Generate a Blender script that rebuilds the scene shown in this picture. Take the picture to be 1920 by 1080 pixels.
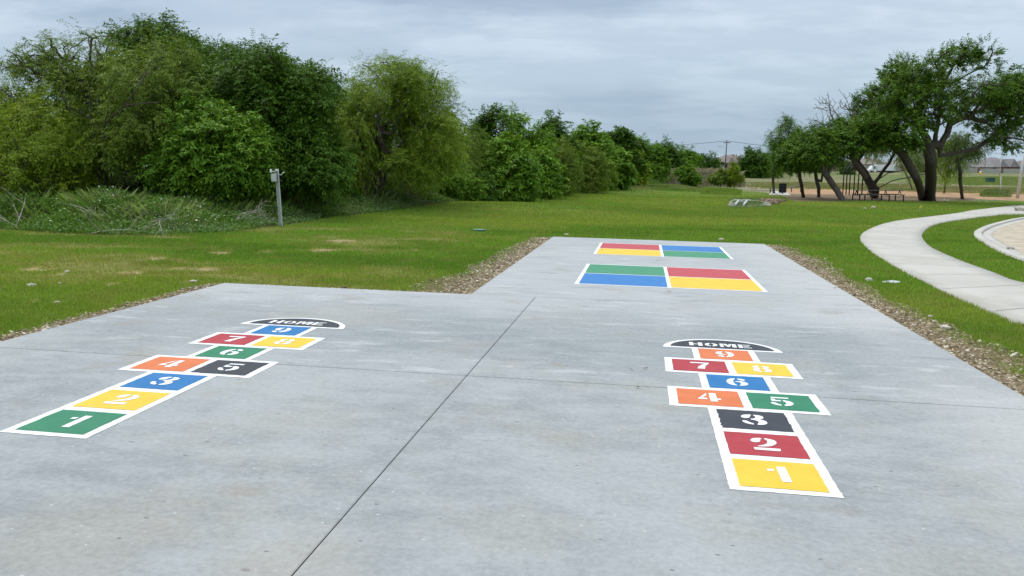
import bpy, math
import numpy as np
from mathutils import Matrix, Vector
from math import radians, pi, sin, cos
for o in list(bpy.data.objects): bpy.data.objects.remove(o)
SC = bpy.context.scene; COL = SC.collection
# ------------------------------------------------------------------ camera
F = 1571.5; PITCH = math.atan(229 / F); EYE = 1.6
cam = bpy.data.cameras.new('camera'); cam.lens = 36 * F / 1920; cam.sensor_width = 36; cam.clip_end = 6000; cam.clip_start = .05
co = bpy.data.objects.new('camera', cam); COL.objects.link(co); co.location = (0, 0, EYE)
co.rotation_euler = (pi / 2 - PITCH, 0, 0); SC.camera = co
# ------------------------------------------------------------------ sky and sun
SUN_EL, SUN_AZ = radians(58), radians(-35)
w = bpy.data.worlds.new('World'); SC.world = w; w.use_nodes = True
nt = w.node_tree; N = nt.nodes; L = nt.links
for n in list(N): N.remove(n)
def nd(t, **k):
    n = N.new(t)
    for a, b in k.items(): setattr(n, a, b)
    return n
def mth(op, a, b=None, clamp=False):
    n = nd('ShaderNodeMath', operation=op, use_clamp=clamp)
    for i, v in enumerate((a, b)):
        if v is None: continue
        if isinstance(v, (int, float)): n.inputs[i].default_value = v
        else: L.new(v, n.inputs[i])
    return n.outputs[0]
def mixc(f, a, b, bt='MIX'):
    n = nd('ShaderNodeMix', data_type='RGBA', blend_type=bt)
    for s, v in ((n.inputs[0], f), (n.inputs[6], a), (n.inputs[7], b)):
        if isinstance(v, (int, float)): s.default_value = v
        elif isinstance(v, tuple): s.default_value = (*v, 1)
        else: L.new(v, s)
    return n.outputs[2]
out = nd('ShaderNodeOutputWorld'); bg = nd('ShaderNodeBackground'); bg.inputs[1].default_value = .1
L.new(bg.outputs[0], out.inputs[0])
sky = nd('ShaderNodeTexSky', sky_type='NISHITA', sun_disc=False, sun_elevation=SUN_EL, sun_rotation=SUN_AZ)
tc = nd('ShaderNodeTexCoord'); sx = nd('ShaderNodeSeparateXYZ'); L.new(tc.outputs['Generated'], sx.inputs[0])
zz = mth('MAXIMUM', sx.outputs[2], 0.0)
den = mth('ADD', zz, .21)
cu = mth('DIVIDE', sx.outputs[0], den); cv = mth('DIVIDE', sx.outputs[1], den)
cb = nd('ShaderNodeCombineXYZ'); L.new(cu, cb.inputs[0]); L.new(cv, cb.inputs[1])
def noise(scale, det, rough, sc3, off=0):
    mp = nd('ShaderNodeMapping'); L.new(cb.outputs[0], mp.inputs[0]); mp.inputs['Scale'].default_value = sc3
    mp.inputs['Location'].default_value = (off, off * .7, 0)
    n = nd('ShaderNodeTexNoise'); L.new(mp.outputs[0], n.inputs[0])
    n.inputs['Scale'].default_value = scale; n.inputs['Detail'].default_value = det; n.inputs['Roughness'].default_value = rough
    return n.outputs[0]
def mapr(v, a, b, c, d):
    n = nd('ShaderNodeMapRange', interpolation_type='SMOOTHSTEP'); L.new(v, n.inputs[0])
    for i, q in enumerate((a, b, c, d)): n.inputs[i + 1].default_value = q
    return n.outputs[0]
n1 = mapr(noise(.85, 6, .55, (.62, 1.1, 1), 3.1), .42, .60, 0, 1)
n2 = mapr(noise(2.6, 7, .6, (.62, 1.15, 1), 7.7), .42, .60, 0, 1)
cl = mth('ADD', mth('MULTIPLY', n1, .62), mth('MULTIPLY', n2, .38))
elev = mapr(sx.outputs[2], 0.0, .30, 0, 1)
dark = mixc(elev, (3.9, 5.1, 6.3), (4.05, 5.1, 6.7)); lite = mixc(elev, (5.0, 6.35, 7.5), (8.0, 9.0, 10.4))
ccol = mixc(cl, dark, lite)
zc = nd('ShaderNodeCombineXYZ')
for i_, q_ in enumerate((2.3, 2.12, 1.80)): L.new(mapr(sx.outputs[2], .24, .9, 1, q_), zc.inputs[i_])
ccol = mixc(1.0, ccol, zc.outputs[0], 'MULTIPLY')
L.new(mixc(.96, sky.outputs[0], ccol), bg.inputs[0])
sun = bpy.data.lights.new('sun', 'SUN'); sun.energy = 1.5; sun.angle = radians(20); sun.color = (1, .96, .9)
so = bpy.data.objects.new('sun', sun); COL.objects.link(so)
sd = Vector((sin(SUN_AZ) * cos(SUN_EL), cos(SUN_AZ) * cos(SUN_EL), sin(SUN_EL)))
so.rotation_euler = sd.to_track_quat('Z', 'Y').to_euler(); so.location = (0, 0, 60)
SC.view_settings.view_transform = 'Standard'; SC.view_settings.look = 'None'; SC.view_settings.exposure = 0; SC.view_settings.gamma = 1

# ------------------------------------------------------------------ frames: the slab and the lawn tilt a little against the horizon
srt = np.array([0.98779818, 0.15404332, 0.02292175]); sup = np.array([-0.04386703, 0.13398155, 0.99001244]); sfw = np.array([-0.14943371, 0.978938, -0.13910415])
wrt = np.array([1., 0, 0]); wfw = np.array([0, cos(PITCH), -sin(PITCH)]); wup = np.array([0, sin(PITCH), cos(PITCH)])
MS = np.stack([wrt, wup, wfw], 1) @ np.stack([srt, sup, sfw], 0)      # slab axes -> world
SLAB = Matrix([list(MS[i]) + [0] for i in range(3)] + [[0, 0, 0, 1]])
org = np.array([0, 0, EYE]) + MS @ np.array([0, 0, -EYE])
SLAB.translation = Vector(org)
NRM = MS[:, 2]
def s2w(x, y, z=0): return SLAB @ Vector((x, y, z))
def w2s(x, y):                                                     # world xy -> slab xy (on the plane)
    x = np.asarray(x, float); y = np.asarray(y, float); z = plane(x, y)
    d = np.stack([x - org[0], y - org[1], z - org[2]], -1)
    q = d @ MS
    return q[..., 0], q[..., 1]
def plane(x, y): return EYE + (-EYE - NRM[0] * x - NRM[1] * y) / NRM[2]
def sstep(a, b, t): t = np.clip((t - a) / (b - a), 0, 1); return t * t * (3 - 2 * t)
def hsh(i, j, s): 
    n = (i.astype(np.int64) * 374761393 + j.astype(np.int64) * 668265263 + s * 1274126177) & 0xffffffff
    n = ((n ^ (n >> 13)) * 1274126177) & 0xffffffff
    return ((n ^ (n >> 16)) & 0xffff) / 65535.
def vn(x, y, s=0):
    xi = np.floor(x); yi = np.floor(y); u = x - xi; v = y - yi; u = u * u * (3 - 2 * u); v = v * v * (3 - 2 * v)
    a = hsh(xi, yi, s); b = hsh(xi + 1, yi, s); c = hsh(xi, yi + 1, s); d = hsh(xi + 1, yi + 1, s)
    return (a * (1 - u) + b * u) * (1 - v) + (c * (1 - u) + d * u) * v
def fbm(x, y, o=4, s=0):
    r = 0; a = .5; t = 0
    for k in range(o): r = r + a * vn(x * 2 ** k + 17.3 * k, y * 2 ** k - 9.1 * k, s + k); t += a; a *= .55
    return r / t
def gz(x, y):
    x = np.asarray(x, float); y = np.asarray(y, float)
    near = plane(x, y) - .03
    u = np.clip(x / np.maximum(y, 1), -.2, .65)
    far = .55 - 2.1 * u
    wt = sstep(70, 240, y)
    d = np.hypot(x, y)
    und = (fbm(x / 9, y / 9, 2, 5) - .5) * .16 * sstep(22, 34, d)
    crest = .17 * np.exp(-((y - 36) / 3.2) ** 2) * sstep(-14, -6, x) * (1 - sstep(2, 9, x)) * 1.0
    return np.clip(near, -3.5, 2.5) * (1 - wt) + far * wt + und + crest
def ray(px, py): return np.array([(px - 960) / F, cos(PITCH) + (540 - py) / F * sin(PITCH), -sin(PITCH) + (540 - py) / F * cos(PITCH)])
def G(px, py, dz=0):
    d = ray(px, py); d = d / d[1]; t0 = 1.; t = 1.
    while t < 900:
        p = d * t; 
        if EYE + p[2] < gz(p[0], p[1]): break
        t0 = t; t *= 1.01
    for _ in range(25):
        m = (t0 + t) / 2; p = d * m
        if EYE + p[2] < gz(p[0], p[1]): t = m
        else: t0 = m
    p = d * t; return Vector((p[0], p[1], float(gz(p[0], p[1])) + dz))
def P(px, py, depth): d = ray(px, py); d = d / d[1] * depth; return Vector((d[0], d[1], EYE + d[2]))
def GX(px, depth, dz=0): x = (px - 960) / F * depth / 1.0; return Vector((x, depth, float(gz(x, depth)) + dz))
def inpoly(x, y, poly):
    r = np.zeros(x.shape, bool); n = len(poly)
    for i in range(n):
        x1, y1 = poly[i]; x2, y2 = poly[(i + 1) % n]
        if y1 == y2: continue
        c = ((y1 > y) != (y2 > y)) & (x < (x2 - x1) * (y - y1) / (y2 - y1) + x1); r ^= c
    return r
def pdist(x, y, pl, closed=False):
    best = np.full(x.shape, 1e9); n = len(pl)
    for i in range(n if closed else n - 1):
        a = pl[i]; b = pl[(i + 1) % n]; dx, dy = b[0] - a[0], b[1] - a[1]
        t = np.clip(((x - a[0]) * dx + (y - a[1]) * dy) / (dx * dx + dy * dy + 1e-12), 0, 1)
        best = np.minimum(best, np.hypot(x - a[0] - t * dx, y - a[1] - t * dy))
    return best

# ------------------------------------------------------------------ materials
def material(name, build):
    m = bpy.data.materials.new(name); m.use_nodes = True; t = m.node_tree
    global N, L, nt
    nt = t; N = t.nodes; L = t.links
    p = N['Principled BSDF']; build(p, m); return m
def col4(c): return (c[0], c[1], c[2], 1)
def texn(scale, det=4, rough=.6, coord='Object', sc3=None):
    c = nd('ShaderNodeTexCoord'); v = c.outputs[coord]
    if sc3: mp = nd('ShaderNodeMapping'); L.new(v, mp.inputs[0]); mp.inputs['Scale'].default_value = sc3; v = mp.outputs[0]
    n = nd('ShaderNodeTexNoise'); L.new(v, n.inputs[0]); n.inputs['Scale'].default_value = scale; n.inputs['Detail'].default_value = det; n.inputs['Roughness'].default_value = rough
    return n.outputs[0]
def bump(p, h, s, d=.01):
    b = nd('ShaderNodeBump'); b.inputs['Strength'].default_value = s; b.inputs['Distance'].default_value = d; L.new(h, b.inputs['Height']); L.new(b.outputs[0], p.inputs['Normal'])
def mat(name, c, rough=.6, metal=0, var=.15, scale=8, spec=.4):
    def b(p, m):
        f = mapr(texn(scale), .3, .7, 0, 1)
        L.new(mixc(f, tuple(v * (1 - var) for v in c), tuple(min(1, v * (1 + var)) for v in c)), p.inputs['Base Color'])
        p.inputs['Roughness'].default_value = rough; p.inputs['Metallic'].default_value = metal; p.inputs['Specular IOR Level'].default_value = spec
    return material(name, b)
def attr_mat(name, rough=.8, transl=0, fine=0, fscale=60, spec=.2, bmp=0):
    def b(p, m):
        a = nd('ShaderNodeAttribute'); a.attribute_name = 'col'; c = a.outputs['Color']
        if fine:
            f = mapr(texn(fscale, 6, .7), .25, .75, 1 - fine, 1 + fine)
            cc = nd('ShaderNodeCombineXYZ'); [L.new(f, cc.inputs[i]) for i in range(3)]
            c = mixc(1., c, cc.outputs[0], 'MULTIPLY')
        L.new(c, p.inputs['Base Color']); p.inputs['Roughness'].default_value = rough; p.inputs['Specular IOR Level'].default_value = spec
        if bmp: bump(p, texn(fscale * .6, 6, .7), bmp, .03)
        if transl:
            t = nd('ShaderNodeBsdfTranslucent'); L.new(mixc(1., c, (1.15, 1.1, .6), 'MULTIPLY'), t.inputs[0])
            mx = nd('ShaderNodeMixShader'); mx.inputs[0].default_value = transl
            L.new(p.outputs[0], mx.inputs[1]); L.new(t.outputs[0], mx.inputs[2])
            L.new(mx.outputs[0], N['Material Output'].inputs[0])
    return material(name, b)
M = {}
M['leaf'] = attr_mat('leaf', .55, .30, spec=.2)
M['grass'] = attr_mat('grass', .7, .3, spec=.15)
M['ground'] = attr_mat('ground', .95, 0, .35, 9, spec=.1, bmp=.5)
M['stone'] = attr_mat('stone', .9, 0, .15, 30, spec=.2)
def bark(p, m):
    n = texn(6, 8, .7, sc3=(3, 3, .7)); f = mapr(n, .3, .7, 0, 1)
    L.new(mixc(f, (.035, .027, .022), (.13, .105, .085)), p.inputs['Base Color']); p.inputs['Roughness'].default_value = .95; bump(p, n, .9, .05)
M['bark'] = material('bark', bark)
M['dead_wood'] = mat('dead_wood', (.37, .33, .27), .9, var=.3, scale=14)
M['twig'] = mat('twig', (.20, .165, .14), .9, var=.3, scale=10)
def conc(p, m):
    big = mapr(texn(.42, 6, .62), .36, .64, 0, 1)
    mid = mapr(texn(2.4, 9, .68, sc3=(1, 1.7, 1)), .36, .66, 0, 1); fine = mapr(texn(26, 10, .8), .32, .68, 0, 1)
    c = mixc(big, (.262, .282, .292), (.395, .410, .415))
    c = mixc(mth('MULTIPLY', mapr(texn(.75, 7, .62), .50, .64, 0, 1), .65), c, (.375, .36, .315))
    c = mixc(mth('MULTIPLY', mid, .55), c, (.43, .45, .46))
    dk = mapr(texn(5.5, 8, .7, sc3=(1, 1.5, 1)), .56, .70, 0, 1); c = mixc(mth('MULTIPLY', dk, .38), c, (.19, .205, .215))
    tcn = nd('ShaderNodeTexCoord'); s = nd('ShaderNodeSeparateXYZ'); L.new(tcn.outputs['Object'], s.inputs[0])
    yy = mth('ADD', s.outputs[1], mth('MULTIPLY', texn(.9, 5, .65), 2.4))
    fy = mapr(yy, 9.4, 11.2, 0, 1); c = mixc(mth('MULTIPLY', fy, .60), c, (.48, .495, .505))
    rr = mth('ADD', s.outputs[0], mth('MULTIPLY', texn(1.1, 6, .65), 1.9)); fr = mapr(rr, 2.6, 3.5, 0, 1)
    c = mixc(mth('MULTIPLY', fr, .55), c, (.53, .53, .52))
    ed = mapr(mth('ADD', s.outputs[0], mth('MULTIPLY', texn(1.1, 5, .6), -1.6)), -6.3, -5.6, 1, 0)
    c = mixc(mth('MULTIPLY', ed, .4), c, (.50, .50, .49))
    st = mapr(texn(1.25, 9, .66, sc3=(.75, 3.2, 1)), .55, .66, 0, 1); c = mixc(mth('MULTIPLY', mth('MULTIPLY', st, mapr(yy, 7.6, 9.6, 0, 1)), .62), c, (.235, .262, .28))
    band = mth('MULTIPLY', mapr(yy, 7.6, 8.7, 0, 1), mapr(yy, 9.9, 11.2, 1, 0)); c = mixc(mth('MULTIPLY', band, .38), c, (.225, .25, .27))
    wst = mapr(texn(1.7, 9, .66, sc3=(.8, 2.8, 1)), .55, .66, 0, 1); c = mixc(mth('MULTIPLY', mth('MULTIPLY', wst, mapr(yy, 6.4, 8.0, 0, 1)), .48), c, (.64, .645, .64))
    bl = mapr(texn(1.05, 5, .6, sc3=(1, 1.3, 1)), .60, .68, 0, 1); c = mixc(mth('MULTIPLY', bl, .42), c, (.31, .27, .215))
    for (px_, py_, rr_, am_, cl_) in ((-2.3, 3.15, .62, .55, (.36, .33, .285)), (-1.92, 3.72, .17, .5, (.33, .285, .23)), (-1.33, 3.02, .42, .5, (.40, .37, .33)), (-.50, 3.55, .38, .35, (.38, .36, .30)), (1.3, 3.4, .6, .4, (.37, .355, .31)), (1.3, 11.1, .7, .4, (.40, .395, .34)), (-3.2, 8.6, .9, .4, (.42, .40, .36)), (.4, 6.0, .5, .3, (.39, .395, .33))):
        vd = nd('ShaderNodeVectorMath', operation='DISTANCE'); L.new(tcn.outputs['Object'], vd.inputs[0]); vd.inputs[1].default_value = (px_, py_, 0)
        dd = mth('ADD', mth('DIVIDE', vd.outputs['Value'], rr_), mth('MULTIPLY', texn(3.4, 8, .68, sc3=(1, 1.4, 1)), 1.5)); c = mixc(mth('MULTIPLY', mapr(dd, 1.1, 1.75, 1, 0), am_), c, cl_)
    hs = nd('ShaderNodeVectorMath', operation='MULTIPLY'); L.new(c, hs.inputs[0]); hs.inputs[1].default_value = (.93, .93, .935); c = hs.outputs[0]
    c = mixc(.17, c, mixc(fine, (.13, .14, .15), (.66, .67, .67)))
    for sc_, thr, r0, r1, amt, colr in ((8, .74, .05, .13, .65, (.085, .08, .075)), (3.1, .80, .03, .10, .45, (.13, .10, .08)), (14, .84, .06, .16, .6, (.70, .70, .68))):
        mp = nd('ShaderNodeMapping'); L.new(tcn.outputs['Object'], mp.inputs[0]); mp.inputs['Scale'].default_value = (1, 1.6, 1); mp.inputs['Location'].default_value = (sc_, sc_ * .3, 0); mp.inputs['Rotation'].default_value = (0, 0, .3)
        sp = nd('ShaderNodeTexVoronoi'); L.new(mp.outputs[0], sp.inputs[0]); sp.inputs['Scale'].default_value = sc_
        spr = nd('ShaderNodeSeparateColor'); L.new(sp.outputs['Color'], spr.inputs[0])
        pit = mth('MULTIPLY', mapr(sp.outputs['Distance'], r0, r1, 1, 0), mapr(spr.outputs[0], thr, thr + .02, 0, 1))
        c = mixc(mth('MULTIPLY', pit, amt), c, colr)
    L.new(c, p.inputs['Base Color']); L.new(mapr(mid, 0, 1, .85, .68), p.inputs['Roughness']); p.inputs['Specular IOR Level'].default_value = .22
    bump(p, mth('ADD', texn(60, 8, .8), mth('MULTIPLY', texn(9, 6, .7), 1.6)), .4, .004)
M['concrete'] = material('concrete', conc)
def conc2(p, m):
    c = mixc(mapr(texn(.5, 6, .6), .3, .7, 0, 1), (.42, .395, .345), (.52, .495, .44))
    c = mixc(mth('MULTIPLY', mapr(texn(3, 7, .65), .3, .7, 0, 1), .4), c, (.56, .55, .53))
    c = mixc(mth('MULTIPLY', mapr(texn(1.6, 7, .6), .58, .7, 0, 1), .4), c, (.33, .32, .30))
    L.new(c, p.inputs['Base Color']); p.inputs['Roughness'].default_value = .85; bump(p, texn(50, 6, .8), .3, .004)
M['path'] = material('path_concrete', conc2)
M['tan_pave'] = mat('tan_paving', (.47, .40, .31), .9, var=.18, scale=2.5)
def paint(name, c):
    def b(p, m):
        f = mapr(texn(5, 8, .7), .3, .75, 0, 1); f2 = mapr(texn(38, 6, .75), .60, .74, 0, 1)
        q = mixc(f, tuple(v * .93 for v in c), tuple(min(.9, v * 1.05 + .012) for v in c))
        q = mixc(mth('MULTIPLY', f2, .34), q, tuple(v * .6 + .03 for v in c))
        f3 = mapr(texn(9, 9, .75), .63, .68, 0, 1); q = mixc(mth('MULTIPLY', f3, .28), q, (.36, .38, .40))
        L.new(q, p.inputs['Base Color']); p.inputs['Roughness'].default_value = .6; p.inputs['Specular IOR Level'].default_value = .28; bump(p, texn(70, 6, .8), .35, .003)
    return material('paint_' + name, b)
PC = dict(white=(.84, .86, .86), green=(.024, .205, .105), yellow=(.80, .53, .045), blue=(.014, .165, .42), black=(.040, .043, .056), orange=(.68, .18, .06), red=(.42, .036, .05))
for k, v in PC.items(): M[k] = paint(k, v)
M['fs_red'] = paint('court_red', (.50, .065, .08)); M['fs_green'] = paint('court_green', (.055, .27, .145)); M['fs_blue'] = paint('court_blue', (.03, .19, .50))
M['dark_metal'] = mat('dark_metal', (.012, .012, .014), .5, .2)
M['galv'] = mat('galvanised', (.55, .58, .58), .5, .3, var=.2, scale=20)
M['grey_plastic'] = mat('grey_plastic', (.33, .36, .38), .5)
M['white_plastic'] = mat('white_plastic', (.8, .8, .78), .5, var=.05)
M['pipe_white'] = mat('pipe_white', (.55, .56, .55), .5, var=.08)
M['bench_top'] = mat('bench_top', (.17, .14, .13), .6, var=.3)
M['glass'] = mat('dark_glass', (.03, .04, .05), .15)
M['tyre'] = mat('tyre_rubber', (.02, .02, .02), .9)
M['truck_white'] = mat('truck_white', (.75, .76, .78), .4, var=.05)
M['green_box'] = mat('green_box', (.03, .10, .075), .6)
M['yellow'] = M['yellow']
M['pole_wood'] = mat('pole_wood', (.12, .09, .07), .9, var=.3)
M['red_brown'] = mat('red_brown', (.22, .10, .07), .8)
def shingle(c):
    def b(p, m):
        f = mapr(texn(1.2, 5, .7, sc3=(1, 1, 3)), .3, .7, 0, 1)
        L.new(mixc(f, tuple(v * .8 for v in c), tuple(v * 1.2 for v in c)), p.inputs['Base Color']); p.inputs['Roughness'].default_value = .95
    return b
M['roof_a'] = material('roof_grey_brown', shingle((.22, .185, .17))); M['roof_b'] = material('roof_grey', shingle((.21, .195, .20))); M['roof_c'] = material('roof_brown', shingle((.20, .145, .115)))
def brick(c):
    def b(p, m):
        t = nd('ShaderNodeTexBrick'); L.new(nd('ShaderNodeTexCoord').outputs['Object'], t.inputs[0]); t.inputs['Scale'].default_value = 1.5
        t.inputs['Color1'].default_value = col4(c); t.inputs['Color2'].default_value = col4([v * .75 for v in c]); t.inputs['Mortar'].default_value = (.4, .38, .35, 1)
        L.new(t.outputs[0], p.inputs['Base Color']); p.inputs['Roughness'].default_value = .9
    return b
M['brick'] = material('brick_red', brick((.20, .10, .075))); M['brick_tan'] = material('brick_tan', brick((.25, .18, .13)))
M['fence_wood'] = mat('fence_wood', (.24, .19, .14), .9, var=.3, scale=2)
M['soil'] = mat('soil', (.05, .04, .03), .95)

# ------------------------------------------------------------------ object helpers
def tag(o, label=None, cat=None, group=None, kind=None):
    if label: o['label'] = label
    if cat: o['category'] = cat
    if group: o['group'] = group
    if kind: o['kind'] = kind
    return o
def empty(name, loc, label, cat, group=None, rz=0, mat4=None):
    o = bpy.data.objects.new(name, None); COL.objects.link(o); o.empty_display_size = .3
    if mat4 is not None: o.matrix_world = mat4
    else: o.location = loc; o.rotation_euler = (0, 0, rz)
    return tag(o, label, cat, group)
def np_mesh(name, V, faces4, m, parent=None, col=None, smooth=False, faces3=None):
    """V (n,3); faces4 (k,4) and/or faces3 (k,3)"""
    me = bpy.data.meshes.new(name); V = np.asarray(V, np.float32)
    me.vertices.add(len(V)); me.vertices.foreach_set('co', V.ravel())
    idx = []; tot = []
    if faces4 is not None and len(faces4): idx.append(np.asarray(faces4, np.int32).ravel()); tot.append(np.full(len(faces4), 4, np.int32))
    if faces3 is not None and len(faces3): idx.append(np.asarray(faces3, np.int32).ravel()); tot.append(np.full(len(faces3), 3, np.int32))
    idx = np.concatenate(idx); tot = np.concatenate(tot); st = np.concatenate([[0], np.cumsum(tot)[:-1]]).astype(np.int32)
    me.loops.add(len(idx)); me.loops.foreach_set('vertex_index', idx)
    me.polygons.add(len(tot)); me.polygons.foreach_set('loop_start', st); me.polygons.foreach_set('loop_total', tot)
    if smooth: me.polygons.foreach_set('use_smooth', np.ones(len(tot), bool))
    if col is not None:
        a = me.attributes.new('col', 'FLOAT_COLOR', 'POINT'); c = np.ones((len(V), 4), np.float32); c[:, :3] = col; a.data.foreach_set('color', c.ravel())
    me.update(calc_edges=True); me.materials.append(m)
    o = bpy.data.objects.new(name, me); COL.objects.link(o)
    if parent: o.parent = parent
    return o
class MB:
    def __init__(s): s.v = []; s.f = []
    def add(s, vs, fs): k = len(s.v); s.v += [tuple(v) for v in vs]; s.f += [[i + k for i in f] for f in fs]; return s
    def box(s, x0, x1, y0, y1, z0, z1, mt=None, bev=0):
        if bev:
            b = bev; vs = []; 
            for z, i in ((z0, b), (z0 + b, 0), (z1 - b, 0), (z1, b)):
                vs += [(x0 + i, y0 + i, z), (x1 - i, y0 + i, z), (x1 - i, y1 - i, z), (x0 + i, y1 - i, z)]
            fs = [[3, 2, 1, 0], [12, 13, 14, 15]] + [[4 * k + j, 4 * k + (j + 1) % 4, 4 * k + 4 + (j + 1) % 4, 4 * k + 4 + j] for k in range(3) for j in range(4)]
        else:
            vs = [(x, y, z) for z in (z0, z1) for x, y in ((x0, y0), (x1, y0), (x1, y1), (x0, y1))]
            fs = [[3, 2, 1, 0], [4, 5, 6, 7]] + [[j, (j + 1) % 4, 4 + (j + 1) % 4, 4 + j] for j in range(4)]
        if mt is not None: vs = [mt @ Vector(v) for v in vs]
        return s.add(vs, fs)
    def tube(s, pts, rad, n=8, cap=True):
        pts = [Vector(p) for p in pts]; R = rad if isinstance(rad, (list, tuple)) else [rad] * len(pts); vs = []; fs = []; ref = None
        for i, p in enumerate(pts):
            d = (pts[min(i + 1, len(pts) - 1)] - pts[max(i - 1, 0)]).normalized()
            if ref is None: ref = d.orthogonal().normalized()
            a = (ref - d * ref.dot(d)); a = a.normalized() if a.length > 1e-4 else d.orthogonal().normalized(); ref = a; b = d.cross(a)
            vs += [p + (a * cos(2 * pi * k / n) + b * sin(2 * pi * k / n)) * R[i] for k in range(n)]
        for i in range(len(pts) - 1): fs += [[i * n + k, i * n + (k + 1) % n, (i + 1) * n + (k + 1) % n, (i + 1) * n + k] for k in range(n)]
        if cap: fs += [list(range(n))[::-1], [(len(pts) - 1) * n + k for k in range(n)]]
        return s.add(vs, fs)
    def build(s, name, m, parent=None, smooth=False):
        me = bpy.data.meshes.new(name); me.from_pydata(s.v, [], s.f); me.materials.append(m); me.update()
        if smooth: me.polygons.foreach_set('use_smooth', np.ones(len(me.polygons), bool))
        o = bpy.data.objects.new(name, me); COL.objects.link(o)
        if parent: o.parent = parent
        return o
def copy_tree(o, parent=None):
    c = o.copy(); COL.objects.link(c)
    if parent: c.parent = parent
    for ch in [q for q in o.children]: copy_tree(ch, c)
    return c

# ------------------------------------------------------------------ zones on the ground
SLX0, SLX1, SLC, SLY1, SLM = -5.55, 2.907, -2.148, 20.6, 10.53
slab_poly = [(SLX0, -6), (SLX1, -6), (SLX1, SLY1), (SLC, SLY1), (SLC, SLM), (SLX0, SLM)]
path_out = [(1920,615),(1865,589),(1795,561),(1730,528),(1691,509),(1655,487),(1629,470),(1613,453),(1612,445),(1621,435),(1645,423.5),(1691,413),(1746,407),(1803,399),(1865,390),(1920,383)]
path_in = [(1920,539),(1865,514),(1813,496),(1772,479),(1741,464),(1728,448),(1729,438),(1741,426),(1767,418),(1803,413),(1839,408),(1878,403),(1920,402)]
def unproj(l): return [(lambda p: (p.x, p.y))(G(*q)) for q in l]
PO = unproj(path_out); PI_ = unproj(path_in)
PO = [(PO[0][0] + 2.6, PO[0][1] - 4.2)] + PO + [(PO[-1][0] + 14, PO[-1][1] + 7)]; PI_ = [(PI_[0][0] + 3.4, PI_[0][1] - 4.2)] + PI_ + [(PI_[-1][0] + 16, PI_[-1][1] + 3.2)]
def smooth_pl(pl, it=2):
    for _ in range(it):
        q = [pl[0]]
        for a, b in zip(pl[:-1], pl[1:]): q += [(a[0] * .75 + b[0] * .25, a[1] * .75 + b[1] * .25), (a[0] * .25 + b[0] * .75, a[1] * .25 + b[1] * .75)]
        pl = q + [pl[-1]]
    return pl
PO = smooth_pl(PO); PI_ = smooth_pl(PI_)
path_poly = PO + PI_[::-1]
CURB = smooth_pl(unproj([(1920,491),(1904,486),(1865,470),(1837,453),(1824,442),(1829,434),(1852,423.5),(1891,414),(1920,409)]))
CURB = [(CURB[0][0] + 7, CURB[0][1] - 3.5)] + CURB + [(CURB[-1][0] + 14, CURB[-1][1] + 3)]
edge_px = [(-260,428),(0,431),(100,437),(250,441),(380,437),(450,431),(527,424),(620,408),(700,399),(790,386),(830,381),(880,378),(960,377),(1010,369),(1060,361),(1120,357),(1180,354),(1230,349),(1290,346)]
EDGE = unproj(edge_px)
tl = [(x, y + 400) for x, y in [EDGE[-1]]]
wild_poly = [(-60, EDGE[0][1] - 1)] + EDGE + [(EDGE[-1][0] + 12, EDGE[-1][1] + 60), (0, 400), (-200, 400), (-200, EDGE[0][1])]
mulch_poly = unproj([(1463,353),(1484,367),(1602,371),(1740,372.5),(1830,373),(1920,377),(2100,385),(2100,366),(1920,362),(1735,358.5),(1600,356)])
dirt_poly = unproj([(1455,362),(1490,378),(1600,377),(1740,378),(1830,375),(1830,371),(1602,366),(1484,364)])
dry_poly = unproj([(1300,352),(1400,358),(1463,364),(1600,372),(1920,377),(2200,380),(2200,340),(1920,343),(1700,342),(1400,341)])
def blend(c, d, w): w = w[..., None]; return c * (1 - w) + np.array(d) * w
PATCH = []
for px_, py_, rx_, ry_ in ((365, 505, 46, 4.5), (285, 487, 24, 5), (75, 505, 34, 5), (100, 515, 20, 4), (412, 475, 22, 3), (500, 474, 22, 3.5), (595, 470, 40, 3.5), (212, 534, 13, 3), (14, 540, 16, 4), (350, 530, 16, 3), (60, 566, 10, 3), (108, 568, 8, 3), (640, 452, 30, 3), (770, 470, 16, 2.5), (245, 512, 26, 3)):
    c_ = G(px_, py_); t_ = G(px_, py_ - ry_); b_ = G(px_, py_ + ry_); PATCH.append((c_.x, c_.y, rx_ / F * c_.y, (t_.y - b_.y) / 2))
def patchw(x, y):
    w_ = np.zeros(np.shape(x))
    for cx, cy, rx, ry in PATCH: w_ = np.maximum(w_, 1.25 - ((x - cx) / rx) ** 2 - ((y - cy) / ry) ** 2)
    return np.clip(w_, 0, 1) * sstep(.30, .55, fbm(x * 3, y * 3, 3, 97))
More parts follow.
